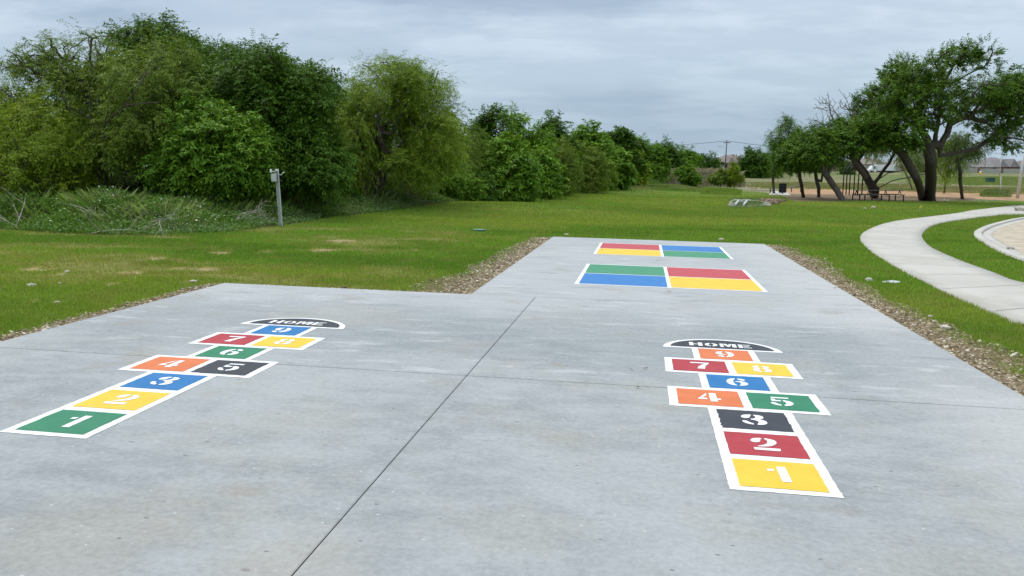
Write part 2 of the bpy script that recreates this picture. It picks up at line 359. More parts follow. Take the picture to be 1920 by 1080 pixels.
def ground_col(x, y, blade=False):
    n1_ = fbm(x / 2.6, y / 1.3, 4, 11); n2_ = fbm(x / .7, y / .7, 3, 21); n3 = fbm(x / 9, y / 5, 3, 31)
    c = np.zeros(x.shape + (3,)) + np.array((.112, .190, .022))
    c = blend(c, (.078, .148, .016), sstep(.42, .62, n1_) * .8)
    c = blend(c, (.185, .225, .035), sstep(.47, .66, n3) * .65)
    c = blend(c, (.17, .175, .045), sstep(.55, .8, n2_) * .45)
    sxx, syy = w2s(x, y)
    lw = sstep(-2.5, -4.5, sxx) * sstep(9, 11.5, syy) * (1 - sstep(20, 26, syy))
    c = blend(c, (.20, .18, .06), lw * sstep(.50, .66, fbm(x / 1.6, y / .8, 4, 51)) * .6)
    c = blend(c, (.33, .26, .14), patchw(x, y))
    far = sstep(26, 40, np.hypot(x, y)); c = blend(c, (.15, .19, .035), far * .5 * sstep(.3, .6, n1_))
    dry = inpoly(x, y, dry_poly); nn = fbm(x / 5, y / 2.5, 4, 61)
    fld = sstep(80, 105, y); fc = blend(np.zeros(x.shape + (3,)) + np.array((.125, .165, .05)), (.20, .19, .10), sstep(.4, .65, fbm(x / 12, y / 9, 4, 71)))
    c = blend(c, 0, fld * 0) * (1 - fld[..., None]) + fc * fld[..., None]
    dc = blend(np.zeros(x.shape + (3,)) + np.array((.30, .26, .18)), (.13, .155, .06), sstep(.42, .58, nn)); dc = blend(dc, (.16, .11, .075), sstep(.62, .75, fbm(x / 4, y / 1.5, 3, 81)))
    c[dry] = dc[dry]
    mu = inpoly(x, y, mulch_poly); mc = blend(np.zeros(x.shape + (3,)) + np.array((.43, .265, .15)), (.34, .22, .13), sstep(.35, .65, fbm(x / 1.5, y / 1.5, 3, 91))); c[mu] = mc[mu]
    di = inpoly(x, y, dirt_poly); c[di] = (np.array((.17, .125, .08)) * (.8 + .5 * n2_[..., None]))[di]
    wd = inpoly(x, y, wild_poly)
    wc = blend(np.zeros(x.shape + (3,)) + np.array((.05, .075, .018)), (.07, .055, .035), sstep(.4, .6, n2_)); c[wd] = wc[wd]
    return c

# the ground sheet: one fan of cells, finer ahead of the camera, out to the horizon
ang = np.radians(np.concatenate([np.arange(-180, -44, 4), np.arange(-42, 42, .16), np.arange(44, 181, 4)]))
rad = np.concatenate([[.01], 1.2 * 1.0112 ** np.arange(0, 650)])
A_, R_ = np.meshgrid(ang, rad); gx = R_ * np.sin(A_); gy = R_ * np.cos(A_); gzv = gz(gx, gy)
sxx, syy = w2s(gx, gy); ins = inpoly(sxx, syy, slab_poly) & (pdist(sxx, syy, slab_poly, True) > .06); gzv = gzv - ins * .05
pin = inpoly(gx, gy, path_poly); gzv = gzv - pin * .03
cc = ground_col(gx, gy) ; V = np.stack([gx, gy, gzv], -1).reshape(-1, 3)
na = len(ang); I, J = np.meshgrid(np.arange(len(rad) - 1), np.arange(na - 1), indexing='ij'); k = I * na + J
lawn = np_mesh('ground', V, np.stack([k, k + 1, k + na + 1, k + na], -1).reshape(-1, 4)[:, ::-1], M['ground'], col=cc.reshape(-1, 3), smooth=True)
tag(lawn, 'grassy ground of park lawn, dirt and far field', 'ground', kind='structure')

# concrete slab: panels with real open joints, in slab axes
mb = MB(); g = .0065
def panel(x0, x1, y0, y1):
    b = .006; z1 = 0; z0 = -.12
    ring = lambda i, z: [(x0 + i, y0 + i, z), (x1 - i, y0 + i, z), (x1 - i, y1 - i, z), (x0 + i, y1 - i, z)]
    vs = ring(0, z0) + ring(0, z1 - b * .6) + ring(b, z1)
    mb.add(vs, [[4 * k + j, 4 * k + (j + 1) % 4, 4 * k + 4 + (j + 1) % 4, 4 * k + 4 + j] for k in range(2) for j in range(4)] + [[8, 9, 10, 11]])
JX = -1.302
for y0, y1 in ((-6, 2.05), (2.05, 6.28), (6.28, SLM)):
    panel(SLX0, JX - .0028, y0 + g, y1 - g); panel(JX + .0028, SLX1, y0 + g, y1 - g)
panel(SLC, SLX1, SLM + g, 15.6 - g); panel(SLC, SLX1, 15.6 + g, SLY1)
slab = mb.build('concrete_slab', M['concrete']); slab.matrix_world = SLAB
slab.data.materials.append(M['soil'])
for p_ in slab.data.polygons:
    if abs(p_.normal.z) < .3: p_.material_index = 1
tag(slab, 'large pale grey concrete play slab with saw-cut joints', 'slab', kind='structure')
sb = MB(); sb.add([(SLX0 + .01, -5.9, -.10), (SLX1 - .01, -5.9, -.10), (SLX1 - .01, SLM, -.10), (SLX0 + .01, SLM, -.10)], [[0, 1, 2, 3]])
sb.add([(SLC + .01, SLM + .01, -.10), (SLX1 - .01, SLM + .01, -.10), (SLX1 - .01, SLY1 - .01, -.10), (SLC + .01, SLY1 - .01, -.10)], [[0, 1, 2, 3]])
o = sb.build('soil_bed', M['soil']); o.matrix_world = SLAB; tag(o, 'dark soil seen down the slab joints', 'soil', kind='structure')

def ribbon(name, A, B, m, top=.012, thick=.14, nsub=3):
    """surface between two world polylines, resampled by arc length, following the ground"""
    def res(pl, n):
        pl = np.array(pl); s = np.concatenate([[0], np.cumsum(np.hypot(*np.diff(pl, axis=0).T))]); t = np.linspace(0, s[-1], n)
        return np.stack([np.interp(t, s, pl[:, 0]), np.interp(t, s, pl[:, 1])], -1)
    n = 140; a = res(A, n); b = res(B, n); rows = []
    for f in np.linspace(0, 1, 5): q = a * (1 - f) + b * f; rows.append(np.column_stack([q, gz(q[:, 0], q[:, 1]) + .03 + top]))
    lo = lambda r: r - np.array([0, 0, thick])
    R = [lo(rows[0])] + rows + [lo(rows[-1])]; V = np.concatenate(R); f = []
    for r in range(len(R) - 1):
        i = np.arange(n - 1); f.append(np.stack([r * n + i, r * n + i + 1, (r + 1) * n + i + 1, (r + 1) * n + i], -1))
    return np_mesh(name, V, np.concatenate(f), m)
tag(ribbon('path', PO, PI_, M['path'], .0), 'curving pale concrete footpath across the lawn', 'path', kind='structure')
def resamp(pl, n):
    pl = np.array(pl); q = np.concatenate([[0], np.cumsum(np.hypot(*np.diff(pl, axis=0).T))]); t = np.linspace(0, q[-1], n); return np.stack([np.interp(t, q, pl[:, 0]), np.interp(t, q, pl[:, 1])], -1)
ja, jb = resamp(PO, 400), resamp(PI_, 400); mb = MB(); acc = 0
for i in range(1, 400):
    acc += np.hypot(*(((ja[i] + jb[i]) - (ja[i - 1] + jb[i - 1])) / 2))
    if acc > 1.55:
        acc = 0; d_ = (ja[i] + jb[i] - ja[i - 1] - jb[i - 1]); d_ = d_ / np.hypot(*d_) * .007; vs = []
        for f_ in np.linspace(0.01, .99, 5):
            for sg_ in (-1, 1): p_ = ja[i] * (1 - f_) + jb[i] * f_ + d_ * sg_; vs.append((p_[0], p_[1], float(gz(p_[0], p_[1])) + .034))
        mb.add(vs, [[2 * k_, 2 * k_ + 1, 2 * k_ + 3, 2 * k_ + 2] for k_ in range(4)])
tag(mb.build('path_joints', mat('joint_dirt', (.20, .19, .17), .95)), 'thin dark joints across the footpath', 'joints', kind='structure')
# kerb and tan street inside it
cin = np.array(CURB); cen = np.array([CURB[len(CURB) // 2][0] + 14, np.mean([c[1] for c in CURB[8:-8]])])
def offs(pl, d):
    pl = np.array(pl); t = np.gradient(pl, axis=0); t /= np.linalg.norm(t, axis=1)[:, None]; n = np.column_stack([t[:, 1], -t[:, 0]]); return pl + n * d
K1 = offs(CURB, .0); K2 = offs(CURB, .22); K3 = offs(CURB, .5)
tag(ribbon('kerb', K1, K2, M['path'], .03, .3), 'pale concrete kerb curving round the tan street end', 'kerb', kind='structure')
tag(ribbon('gutter', K2, K3, M['path'], -.02, .2), 'concrete gutter inside the kerb', 'gutter', kind='structure')
pts = [tuple(p) for p in K3]; pts = pts + [(pts[-1][0] + 20, pts[-1][1] - 2), (pts[0][0] + 20, pts[0][1] - 2)]
o = MB(); o.add([(x, y, float(gz(x, y)) + .012) for x, y in pts], [list(range(len(pts)))[::-1]])
o = o.build('road', M['tan_pave']); tag(o, 'tan dusty street paving at right edge', 'road', kind='structure')
road_poly = [tuple(p) for p in K1] + [(K1[-1][0] + 20, K1[-1][1]), (K1[0][0] + 20, K1[0][1])]

# ------------------------------------------------------------------ painted games
def cha(p, it=2):
    for _ in range(it):
        q = []
        for a, b in zip(p, p[1:] + p[:1]): q += [(a[0] * .78 + b[0] * .22, a[1] * .78 + b[1] * .22), (a[0] * .22 + b[0] * .78, a[1] * .22 + b[1] * .78)]
        p = q
    return p
mir = lambda p: [(-x, y) for x, y in p][::-1]
rot = lambda ps: [[(-x, 1 - y) for x, y in p] for p in ps]
blob = [(-.47,.66),(-.46,.82),(-.36,.93),(-.2,.99),(-.04,1),(-.04,.9),(-.12,.85),(-.1,.74),(-.19,.64),(-.33,.6)]
lowl = [(-.5,.36),(-.3,.36),(-.2,.2),(-.07,.13),(-.07,0),(-.32,.06),(-.46,.19)]
e8 = [(.06,1),(.3,.95),(.42,.82),(.4,.66),(.26,.56),(.42,.46),(.48,.28),(.38,.1),(.2,.02),(.06,0),(.06,.12),(.16,.2),(.16,.36),(.06,.46),(.06,.6),(.13,.68),(.13,.82),(.06,.88)]
six = [cha([(-.04,1),(-.3,.92),(-.46,.7),(-.5,.42),(-.44,.2),(-.28,.05),(-.06,0),(-.06,.1),(-.15,.2),(-.17,.4),(-.17,.6),(-.12,.8),(-.04,.88)]), cha([(.06,0),(.32,.06),(.47,.2),(.48,.4),(.36,.56),(.14,.63),(-.08,.58),(-.08,.48),(.06,.5),(.14,.42),(.16,.22),(.06,.1)]), cha([(.06,1),(.28,.96),(.42,.86),(.4,.74),(.24,.7),(.14,.78),(.06,.88)])]
DG = {1: [[(-.3,.66),(-.1,.68),(-.08,.83),(-.3,.81)], [(.03,0),(.33,0),(.33,1),(.03,1)]],
 2: [cha(blob), cha([(.06,1),(.3,.95),(.44,.83),(.46,.68),(.38,.52),(.2,.37),(.02,.3),(-.35,.27),(-.2,.36),(-.02,.45),(.1,.58),(.14,.72),(.12,.85),(.04,.93)]), [(-.44,0),(.46,0),(.48,.19),(-.45,.19)]],
 3: [cha(blob), cha([(.05,1),(.28,.97),(.42,.87),(.42,.72),(.32,.6),(.2,.55),(.38,.49),(.48,.36),(.46,.18),(.32,.05),(.06,0),(.06,.1),(.14,.2),(.14,.36),(.04,.45),(-.13,.5),(-.13,.57),(.02,.61),(.1,.7),(.1,.84),(.04,.92)]), cha(lowl)],
 4: [[(-.5,.22),(-.08,.22),(-.08,.38),(-.28,.38),(-.08,.70),(-.08,.98)], [(.04,0),(.34,0),(.34,.22),(.5,.22),(.5,.38),(.34,.38),(.34,1),(.04,1)]],
 5: [[(-.36,.86),(.38,.86),(.4,1),(-.36,1)], [(-.4,.5),(-.14,.5),(0,.52),(0,.66),(-.22,.62),(-.22,.78),(-.4,.78)], cha([(.08,.68),(.3,.62),(.46,.48),(.48,.3),(.38,.12),(.14,0),(.04,0),(.04,.12),(.14,.2),(.18,.34),(.14,.46),(.08,.54)]), cha(lowl)],
 6: six, 9: rot(six),
 7: [[(-.46,1),(-.44,.83),(.28,.83),(.1,.6),(-.06,.35),(-.14,0),(.22,0),(.28,.42),(.4,.68),(.5,.86),(.5,1)]],
 8: [cha(e8), cha(mir(e8))]}
HOME = [[(0,0),(.24,0),(.24,.42),(.44,.42),(.44,.58),(.24,.58),(.24,1),(0,1)], [(.52,0),(.76,0),(.76,1),(.52,1),(.52,.58),(.47,.58),(.47,.42),(.52,.42)],
 cha([(1.24,1),(1.02,.88),(.9,.62),(.9,.38),(1.02,.12),(1.24,0),(1.24,.14),(1.13,.3),(1.13,.7),(1.24,.86)]), cha([(1.3,0),(1.52,.12),(1.64,.38),(1.64,.62),(1.52,.88),(1.3,1),(1.3,.86),(1.41,.7),(1.41,.3),(1.3,.14)]),
 [(1.78,0),(1.98,0),(1.98,1),(1.78,1)], [(2.02,1),(2.02,.72),(2.2,.1),(2.32,.1),(2.44,.72),(2.44,1),(2.36,1),(2.26,.6),(2.14,1)], [(2.48,0),(2.72,0),(2.72,1),(2.48,1)],
 [(2.84,0),(3.08,0),(3.08,1),(2.84,1)], [(3.12,.84),(3.56,.84),(3.56,1),(3.12,1)], [(3.12,.42),(3.46,.42),(3.46,.58),(3.12,.58)], [(3.12,0),(3.58,0),(3.58,.16),(3.12,.16)]]
rng = np.random.default_rng(4)
def rough_poly(pts, amp=.0022, step=.03):
    q = []
    for a, b in zip(pts, pts[1:] + pts[:1]):
        n = max(1, int(math.hypot(b[0] - a[0], b[1] - a[1]) / step))
        for i in range(n):
            t = i / n; j = rng.normal(0, amp, 2) if i else (0, 0); q.append((a[0] + (b[0] - a[0]) * t + j[0], a[1] + (b[1] - a[1]) * t + j[1]))
    return q
def flat(name, polys, z, m, parent, amp=.002):
    mb = MB()
    for p in polys: p = rough_poly(p, amp); mb.add([(x, y, z) for x, y in p], [list(range(len(p)))])
    return mb.build(name, m, parent)
TW, TL_, PITCHY = .4485, .4292, .5108
ell = lambda a, b, y0, n=40: [(a * cos(pi * k / n), y0 + b * sin(pi * k / n)) for k in range(n + 1)]
def hopscotch(x, y, rz, cols, label):
    root = empty('hopscotch_court', None, label, 'hopscotch court', 'painted hopscotch courts on the slab', mat4=SLAB @ Matrix.Translation((x, y, 0)) @ Matrix.Rotation(rz, 4, 'Z'))
    s, d = .281, .541
    right = [(s, -.058), (s, 1.474), (d, 1.474), (d, 2.02), (s, 2.02), (s, 2.496), (d, 2.496), (d, 3.041), (s, 3.041), (s, 3.494)]
    outl = right + ell(.541, .487, 3.496) + [(-a, b) for a, b in right[::-1]]
    flat('border', [outl], .0025, M['white'], root, .0015)
    for n, row, kind in ((1,0,0),(2,1,0),(3,2,0),(4,3,-1),(5,3,1),(6,4,0),(7,5,-1),(8,5,1),(9,6,0)):
        x0 = {0: -TW / 2, -1: -.0296 - TW, 1: .0296}[kind]; y0 = row * PITCHY
        cn = cols[n - 1]
        sq = flat('square', [[(x0, y0), (x0 + TW, y0), (x0 + TW, y0 + TL_), (x0, y0 + TL_)]], .0045, M[cn], root, .0028 if cn == 'black' else .0012)
        sq['label'] = '%s square with white stencilled number %d' % (cn, n)
        flat('number', [[(x0 + TW / 2 + a * .165, y0 + .10 + b * .233) for a, b in p] for p in DG[n]], .0065, M['white'], sq, .0006)
    h = flat('home_field', [ell(.472, .383, 3.546)], .0045, M['black'], root, .002); h['label'] = 'black half-round HOME field'
    flat('lettering', [[(-.292 + a * .16, 3.612 + b * .15) for a, b in p] for p in HOME], .0065, M['white'], h, .0005)
hopscotch(.789, 4.31, 0, ['yellow','red','black','orange','green','blue','red','yellow','orange'], 'painted hopscotch court whose first square is yellow and ninth square orange')
hopscotch(-3.412, 4.319, .003, ['green','yellow','blue','orange','black','green','red','yellow','blue'], 'painted hopscotch court whose first square is green and ninth square blue')
def foursq(x, y, cols, label):
    root = empty('four_square_court', None, label, 'four-square court', 'painted four-square courts on the slab', mat4=SLAB @ Matrix.Translation((x, y, 0)))
    S = 2.7; flat('border', [[(0, 0), (S, 0), (S, S + .03), (0, S + .03)]], .0025, M['white'], root, .001)
    b = .058; c0, c1 = S / 2 - .028, S / 2 + .028
    for (x0, x1, y0, y1), cn in zip(((b, c0, c1, S - b + .03), (c1, S - b, c1, S - b + .03), (b, c0, b, c0), (c1, S - b, b, c0)), cols):
        q = flat('quarter', [[(x0, y0), (x1, y0), (x1, y1), (x0, y1)]], .0045, M[cn], root, .0012); q['label'] = cn.replace('fs_', '') + ' quarter of the court'
foursq(-.919, 11.965, ['fs_green', 'fs_red', 'fs_blue', 'yellow'], 'nearer four-square court with green quarter at back left')
foursq(-.917, 16.50, ['fs_red', 'fs_blue', 'yellow', 'fs_green'], 'farther four-square court with red quarter at back left')

# ------------------------------------------------------------------ gravel and chips along the slab edge
rng = np.random.default_rng(11)
def strip_pts(n, a, b, wfun, side, s):
    t = rng.random(n); w_ = wfun(t); x = a[0] + (b[0] - a[0]) * t; y = a[1] + (b[1] - a[1]) * t
    L_ = math.hypot(b[0] - a[0], b[1] - a[1]); nx, ny = (b[1] - a[1]) / L_ * side, -(b[0] - a[0]) / L_ * side
    d = .01 + w_ * rng.random(n) ** 1.35; return x + nx * d, y + ny * d
STR = [((SLX0, 1), (SLX0, SLM), lambda t: .20 + .14 * fbm(t * 22, t * 0 + 3, 3, 3), -1, 8000), ((SLX0, SLM), (SLC, SLM), lambda t: .06 + .22 * t ** 2, -1, 1500),
       ((SLC, SLM), (SLC, SLY1), lambda t: .38 + .70 * (1 - t) * fbm(t * 9, t * 0 + 1, 3, 8) + .12 * (t > .05), -1, 16000),
       ((SLC, SLY1), (SLX1, SLY1), lambda t: .05 + .12 * fbm(t * 12, t * 0, 3, 9), -1, 700),
       ((SLX1, 3.5), (SLX1, SLY1), lambda t: .12 + .70 * fbm(t * 14, t * 0 + 5, 3, 14) + .25 * sstep(.35, 0, t), 1, 26000)]
gxs, gys = [], []
for a, b, wf, side, n in STR: x, y = strip_pts(n, a, b, wf, side, 0); gxs.append(x); gys.append(y)
gxs = np.concatenate(gxs); gys = np.concatenate(gys)
ic = np.array([(0,0,1),(.894,0,.447),(.276,.851,.447),(-.724,.526,.447),(-.724,-.526,.447),(.276,-.851,.447),(.724,.526,-.447),(-.276,.851,-.447),(-.894,0,-.447),(-.276,-.851,-.447),(.724,-.526,-.447),(0,0,-1)])
icf = np.array([(0,1,2),(0,2,3),(0,3,4),(0,4,5),(0,5,1),(1,6,2),(2,7,3),(3,8,4),(4,9,5),(5,10,1),(6,7,2),(7,8,3),(8,9,4),(9,10,5),(10,6,1),(11,7,6),(11,8,7),(11,9,8),(11,10,9),(11,6,10)])
def pebbles(name, x, y, sz, cols, m, slabco=True, lift=.25):
    n = len(x); th = rng.random(n) * 2 * pi; s = sz[:, None] * (np.array([1, .62, .38]) * (.7 + .6 * rng.random((n, 3))))
    v = ic[None] * s[:, None] * (1 + rng.normal(0, .16, (n, 12, 1)))
    tl = rng.normal(0, .3, (n, 1)); vz = v[..., 2] + v[..., 0] * tl
    vx = v[..., 0] * np.cos(th)[:, None] - v[..., 1] * np.sin(th)[:, None]; vy = v[..., 0] * np.sin(th)[:, None] + v[..., 1] * np.cos(th)[:, None]
    if slabco:
        P3 = np.stack([x, y, np.full(n, 0)], -1) @ MS.T + org; X, Y = P3[:, 0], P3[:, 1]
    else: X, Y = x, y
    Z = gz(X, Y) + lift * sz * .38
    V = np.stack([vx + X[:, None], vy + Y[:, None], vz + Z[:, None]], -1).reshape(-1, 3)
    f = (icf[None] + 12 * np.arange(n)[:, None, None]).reshape(-1, 3)
    return np_mesh(name, V, None, m, col=np.repeat(cols, 12, 0), faces3=f)
n = len(gxs); pal = np.array([(.40, .32, .21), (.31, .24, .15), (.15, .11, .07), (.52, .46, .35), (.25, .19, .12), (.60, .55, .45)])
pc = pal[rng.choice(6, n, p=[.26, .24, .2, .12, .12, .06])] * (.75 + .5 * rng.random((n, 1)))
sz = .009 + .021 * rng.random(n) ** 3 + .022 * (rng.random(n) < .010)
tag(pebbles('gravel', gxs, gys, sz, pc, M['stone'], lift=.6), 'loose tan gravel and wood chips along the slab edge', 'gravel', kind='stuff')
# bare soil under the gravel: a sheet on the ground with a ragged outer edge
V = []; f = []
for a, b, wf, side, n in STR:
    t = np.linspace(0, 1, 260); w_ = wf(t) * 1.0 + .05 * rng.random(260); x = a[0] + (b[0] - a[0]) * t; y = a[1] + (b[1] - a[1]) * t
    L_ = math.hypot(b[0] - a[0], b[1] - a[1]); nx, ny = (b[1] - a[1]) / L_ * side, -(b[0] - a[0]) / L_ * side; base = len(V)
    for i in range(260):
        for q in (-.02, w_[i] * .5, w_[i] * .8):
            p = s2w(x[i] + nx * q, y[i] + ny * q); V.append((p.x, p.y, float(gz(p.x, p.y)) + .006 + .0005 * STR.index((a, b, wf, side, n))))
    f += [[base + 3 * i + j, base + 3 * i + j + 1, base + 3 * i + j + 4, base + 3 * i + j + 3] for i in range(259) for j in range(2)]
V = np.array(V); sc_ = np.array((.17, .125, .08)) * (.7 + .6 * fbm(V[:, 0] * 4, V[:, 1] * 4, 3, 2))[:, None]
tag(np_mesh('soil_strip', V, np.array(f), M['ground'], col=sc_), 'bare brown soil beside the slab', 'soil', kind='structure')
sX, sY = gxs, gys
def gravel_w(sx_, sy_):
    """how far a point in slab axes lies inside a gravel strip, 0..1"""
    r = np.zeros(sx_.shape)
    for a, b, wf, side, n in STR:
        L_ = math.hypot(b[0] - a[0], b[1] - a[1]); dx, dy = (b[0] - a[0]) / L_, (b[1] - a[1]) / L_
        t = ((sx_ - a[0]) * dx + (sy_ - a[1]) * dy) / L_; d = ((sx_ - a[0]) * dy - (sy_ - a[1]) * dx) * side
        w_ = wf(np.clip(t, 0, 1)); r = np.maximum(r, ((t > 0) & (t < 1) & (d > -.05)) * np.clip(1.15 - d / w_, 0, 1))
    return r

# ------------------------------------------------------------------ lawn grass blades
def blades(n, rmin, rmax, a0, a1, seed, hb, wb, keep, colf):
    r_ = np.random.default_rng(seed)
    r = rmin * (rmax / rmin) ** (r_.random(n)); r = r ** 1.0
    a = np.radians(a0 + (a1 - a0) * r_.random(n)); x = r * np.sin(a); y = r * np.cos(a)
    ok = keep(x, y, r_); x, y, r = x[ok], y[ok], r[ok]; n = len(x); z = gz(x, y)
    k = (r / 9.) ** .75; h = hb * (.45 + 1.0 * fbm(x * 2.4, y * 2.4, 3, 99)) * (.55 + .9 * r_.random(n)) * (r / 9.) ** .3; w_ = wb * k * (.7 + .6 * r_.random(n))
    th = r_.random(n) * 2 * pi; lean = h * r_.normal(0, .55, n); ax = np.cos(th); ay = np.sin(th); ld = r_.random(n) * 2 * pi
    lx = np.cos(ld) * lean; ly = np.sin(ld) * lean
    V = np.stack([np.stack([x - ax * w_ / 2, y - ay * w_ / 2, z - .004], -1), np.stack([x + ax * w_ / 2, y + ay * w_ / 2, z - .004], -1), np.stack([x + lx, y + ly, z + h], -1)], 1).reshape(-1, 3)
    c = colf(x, y, r_); c = np.repeat(c, 3, 0); return V, np.arange(3 * n).reshape(-1, 3), c
def keep_lawn(x, y, r_):
    sx_, sy_ = w2s(x, y)
    k = ~inpoly(sx_, sy_, slab_poly) & ~inpoly(x, y, wild_poly) & ~inpoly(x, y, path_poly) & ~inpoly(x, y, road_poly) & ~inpoly(x, y, dry_poly) & ~inpoly(x, y, dirt_poly)
    k &= (pdist(x, y, path_poly, True) > .004)
    dry_ = sstep(-2.5, -4.5, sx_) * sstep(9, 11.5, sy_) * (1 - sstep(20, 26, sy_)) * sstep(.56, .7, fbm(x / 1.6, y / .8, 4, 51))
    k &= r_.random(x.shape) > np.clip(gravel_w(sx_, sy_) * 1.25, 0, .985)
    return k & (r_.random(x.shape) > dry_ * .75) & (r_.random(x.shape) > patchw(x, y) * .9) & (r_.random(x.shape) < .62 + .6 * fbm(x * 2.2, y * 2.2, 3, 98)) & (r_.random(x.shape) > sstep(40, 95, np.hypot(x, y)))
def lawn_col(x, y, r_):
    c = ground_col(x, y) * 1.72; c *= (.72 + .62 * r_.random(len(x)))[:, None]; q = r_.random(len(x)) < .07
    c[q] = np.array((.30, .26, .10)) * (.7 + .6 * r_.random((q.sum(), 1))); return c
V, f, c = blades(1500000, 7.4, 95, -36, 36, 5, .034, .0085, keep_lawn, lawn_col)
tag(np_mesh('grass', V, None, M['grass'], col=c, faces3=f), 'short mown green lawn grass', 'grass', kind='stuff')

# ------------------------------------------------------------------ trees
def unit(v): return v / np.maximum(np.linalg.norm(v, axis=-1, keepdims=True), 1e-9)
PAL = {'dark': ((.036, .096, .007), (.100, .200, .014)), 'mid': ((.080, .190, .012), (.170, .305, .024)), 'willow': ((.135, .235, .018), (.250, .335, .034)),
       'olive': ((.110, .190, .020), (.210, .290, .040)), 'yellow': ((.145, .240, .012), (.265, .345, .026)), 'elm': ((.052, .125, .012), (.135, .240, .022)), 'pale': ((.14, .22, .07), (.24, .32, .11))}
def tips_in(ells, n, r_, nl=14, lr=.36, zmin=None, hollow=.5):
    """ells: list of (c, r) in metres; returns tips, outward direction, clump id"""
    vol = np.array([np.prod(e[1]) ** .67 for e in ells]); vol /= vol.sum(); T = []; O = []; K = []; kid = 0
    for (c, r), v in zip(ells, vol):
        m = max(5, int(round(nl * max(.5, v * len(ells)) ** .5))); q = unit(r_.normal(size=(m, 3))); q[:, 2] = q[:, 2] * .85 + .12
        lc = q * (.50 + .42 * r_.random((m, 1))); lrr = lr * (.65 + .7 * r_.random(m))
        k = int(n * v); j = r_.integers(0, m, k); d = unit(r_.normal(size=(k, 3)))
        p = lc[j] + d * (lrr[j] * (hollow + (1 - hollow) * r_.random(k) ** .5))[:, None]
        p = p * np.where(r_.random(k) < .04, r_.uniform(1.04, 1.14, k), 1.)[:, None]
        T.append(np.array(c) + p * np.array(r)); O.append(unit(d * .7 + p * .6)); K.append(j + kid); kid += m
    T = np.concatenate(T); O = np.concatenate(O); K = np.concatenate(K)
    if zmin is not None: ok = T[:, 2] > zmin(T[:, 0], T[:, 1]); T, O, K = T[ok], O[ok], K[ok]
    return T, O, K
def foliage(T, O, K, r_, style, pal, leaf, sprays=5, nleaf=12, L0=.55, wind=(0, 0, 0)):
    m = sprays; n = len(T) * m; c0, c1 = [np.array(q) for q in PAL[pal]]
    p0 = np.repeat(T, m, 0) + r_.normal(0, .10 * L0 / .5, (n, 3)); out = np.repeat(O, m, 0); kk = np.repeat(K, m)
    if style == 'hang':   d = unit(out * .7 + r_.normal(0, .5, (n, 3)) + np.array([0, 0, .12])); droop = 1.15; LS = L0 * (.7 + .8 * r_.random(n))
    elif style == 'feather': d = unit(out * .7 + r_.normal(0, .5, (n, 3)) + np.array([0, 0, .1])); droop = .7; LS = L0 * (.5 + .8 * r_.random(n))
    elif style == 'up':   d = unit(out * .8 + r_.normal(0, .45, (n, 3)) + np.array([0, 0, .35])); droop = .15; LS = L0 * (.5 + .8 * r_.random(n))
    else:                 d = unit(out * .9 + r_.normal(0, .5, (n, 3)) + np.array([0, 0, .1])); droop = .55; LS = L0 * (.5 + .8 * r_.random(n))
    d = unit(d + np.array(wind))
    t = (np.arange(nleaf) + .5) / nleaf; t = t[None] + r_.normal(0, .03, (n, nleaf))
    pos = p0[:, None] + d[:, None] * (t * LS[:, None])[..., None]; pos[..., 2] -= droop * LS[:, None] * t ** 2 * .6
    tan = d[:, None] - np.array([0, 0, 1.]) * (droop * 1.2 * t)[..., None]; tan = unit(tan)
    side = unit(np.cross(tan, np.array([0, 0, 1.]) + r_.normal(0, .25, tan.shape))); sg = np.where(np.arange(nleaf) % 2, 1., -1.)[None, :, None]
    if style == 'hang': ld = unit(tan * .7 + side * sg * .4 + np.array([0, 0, -.7]) + r_.normal(0, .2, tan.shape))
    else: ld = unit(tan * .6 + side * sg * .85 + np.array([0, 0, -.28]) + r_.normal(0, .28, tan.shape))
    wd = unit(np.cross(ld, np.array([0, 0, 1.]) + out[:, None] * .5 + r_.normal(0, .45, tan.shape)))
    cs = (.72 + .6 * r_.random(kk.max() + 1))[kk][:, None, None]; ll = cs * leaf[0] * (.65 + .7 * r_.random((n, nleaf, 1))); lw = cs * leaf[1] * (.7 + .6 * r_.random((n, nleaf, 1)))
    nrm = np.cross(wd, ld)
    a = pos; b = pos + ld * ll * .45 + wd * lw * .5 + nrm * lw * .15; e = pos + ld * ll - np.array([0, 0, 1.]) * ll * .12; g_ = pos + ld * ll * .45 - wd * lw * .5 + nrm * lw * .15
    V = np.stack([a, b, e, g_], 2).reshape(-1, 3)
    mixf = np.clip(.5 + (r_.normal(0, .28, kk.max() + 1))[kk] + 0, 0, 1)[:, None] * .65 + .35 * r_.random((n, nleaf))
    c = c0 + (c1 - c0) * mixf[..., None]; c = c * (.75 + .5 * r_.random((n, nleaf, 1))); tip = (t[..., None] > .8) * .25; c = c * (1 + tip)
    return V, np.repeat(c.reshape(-1, 3), 4, 0)
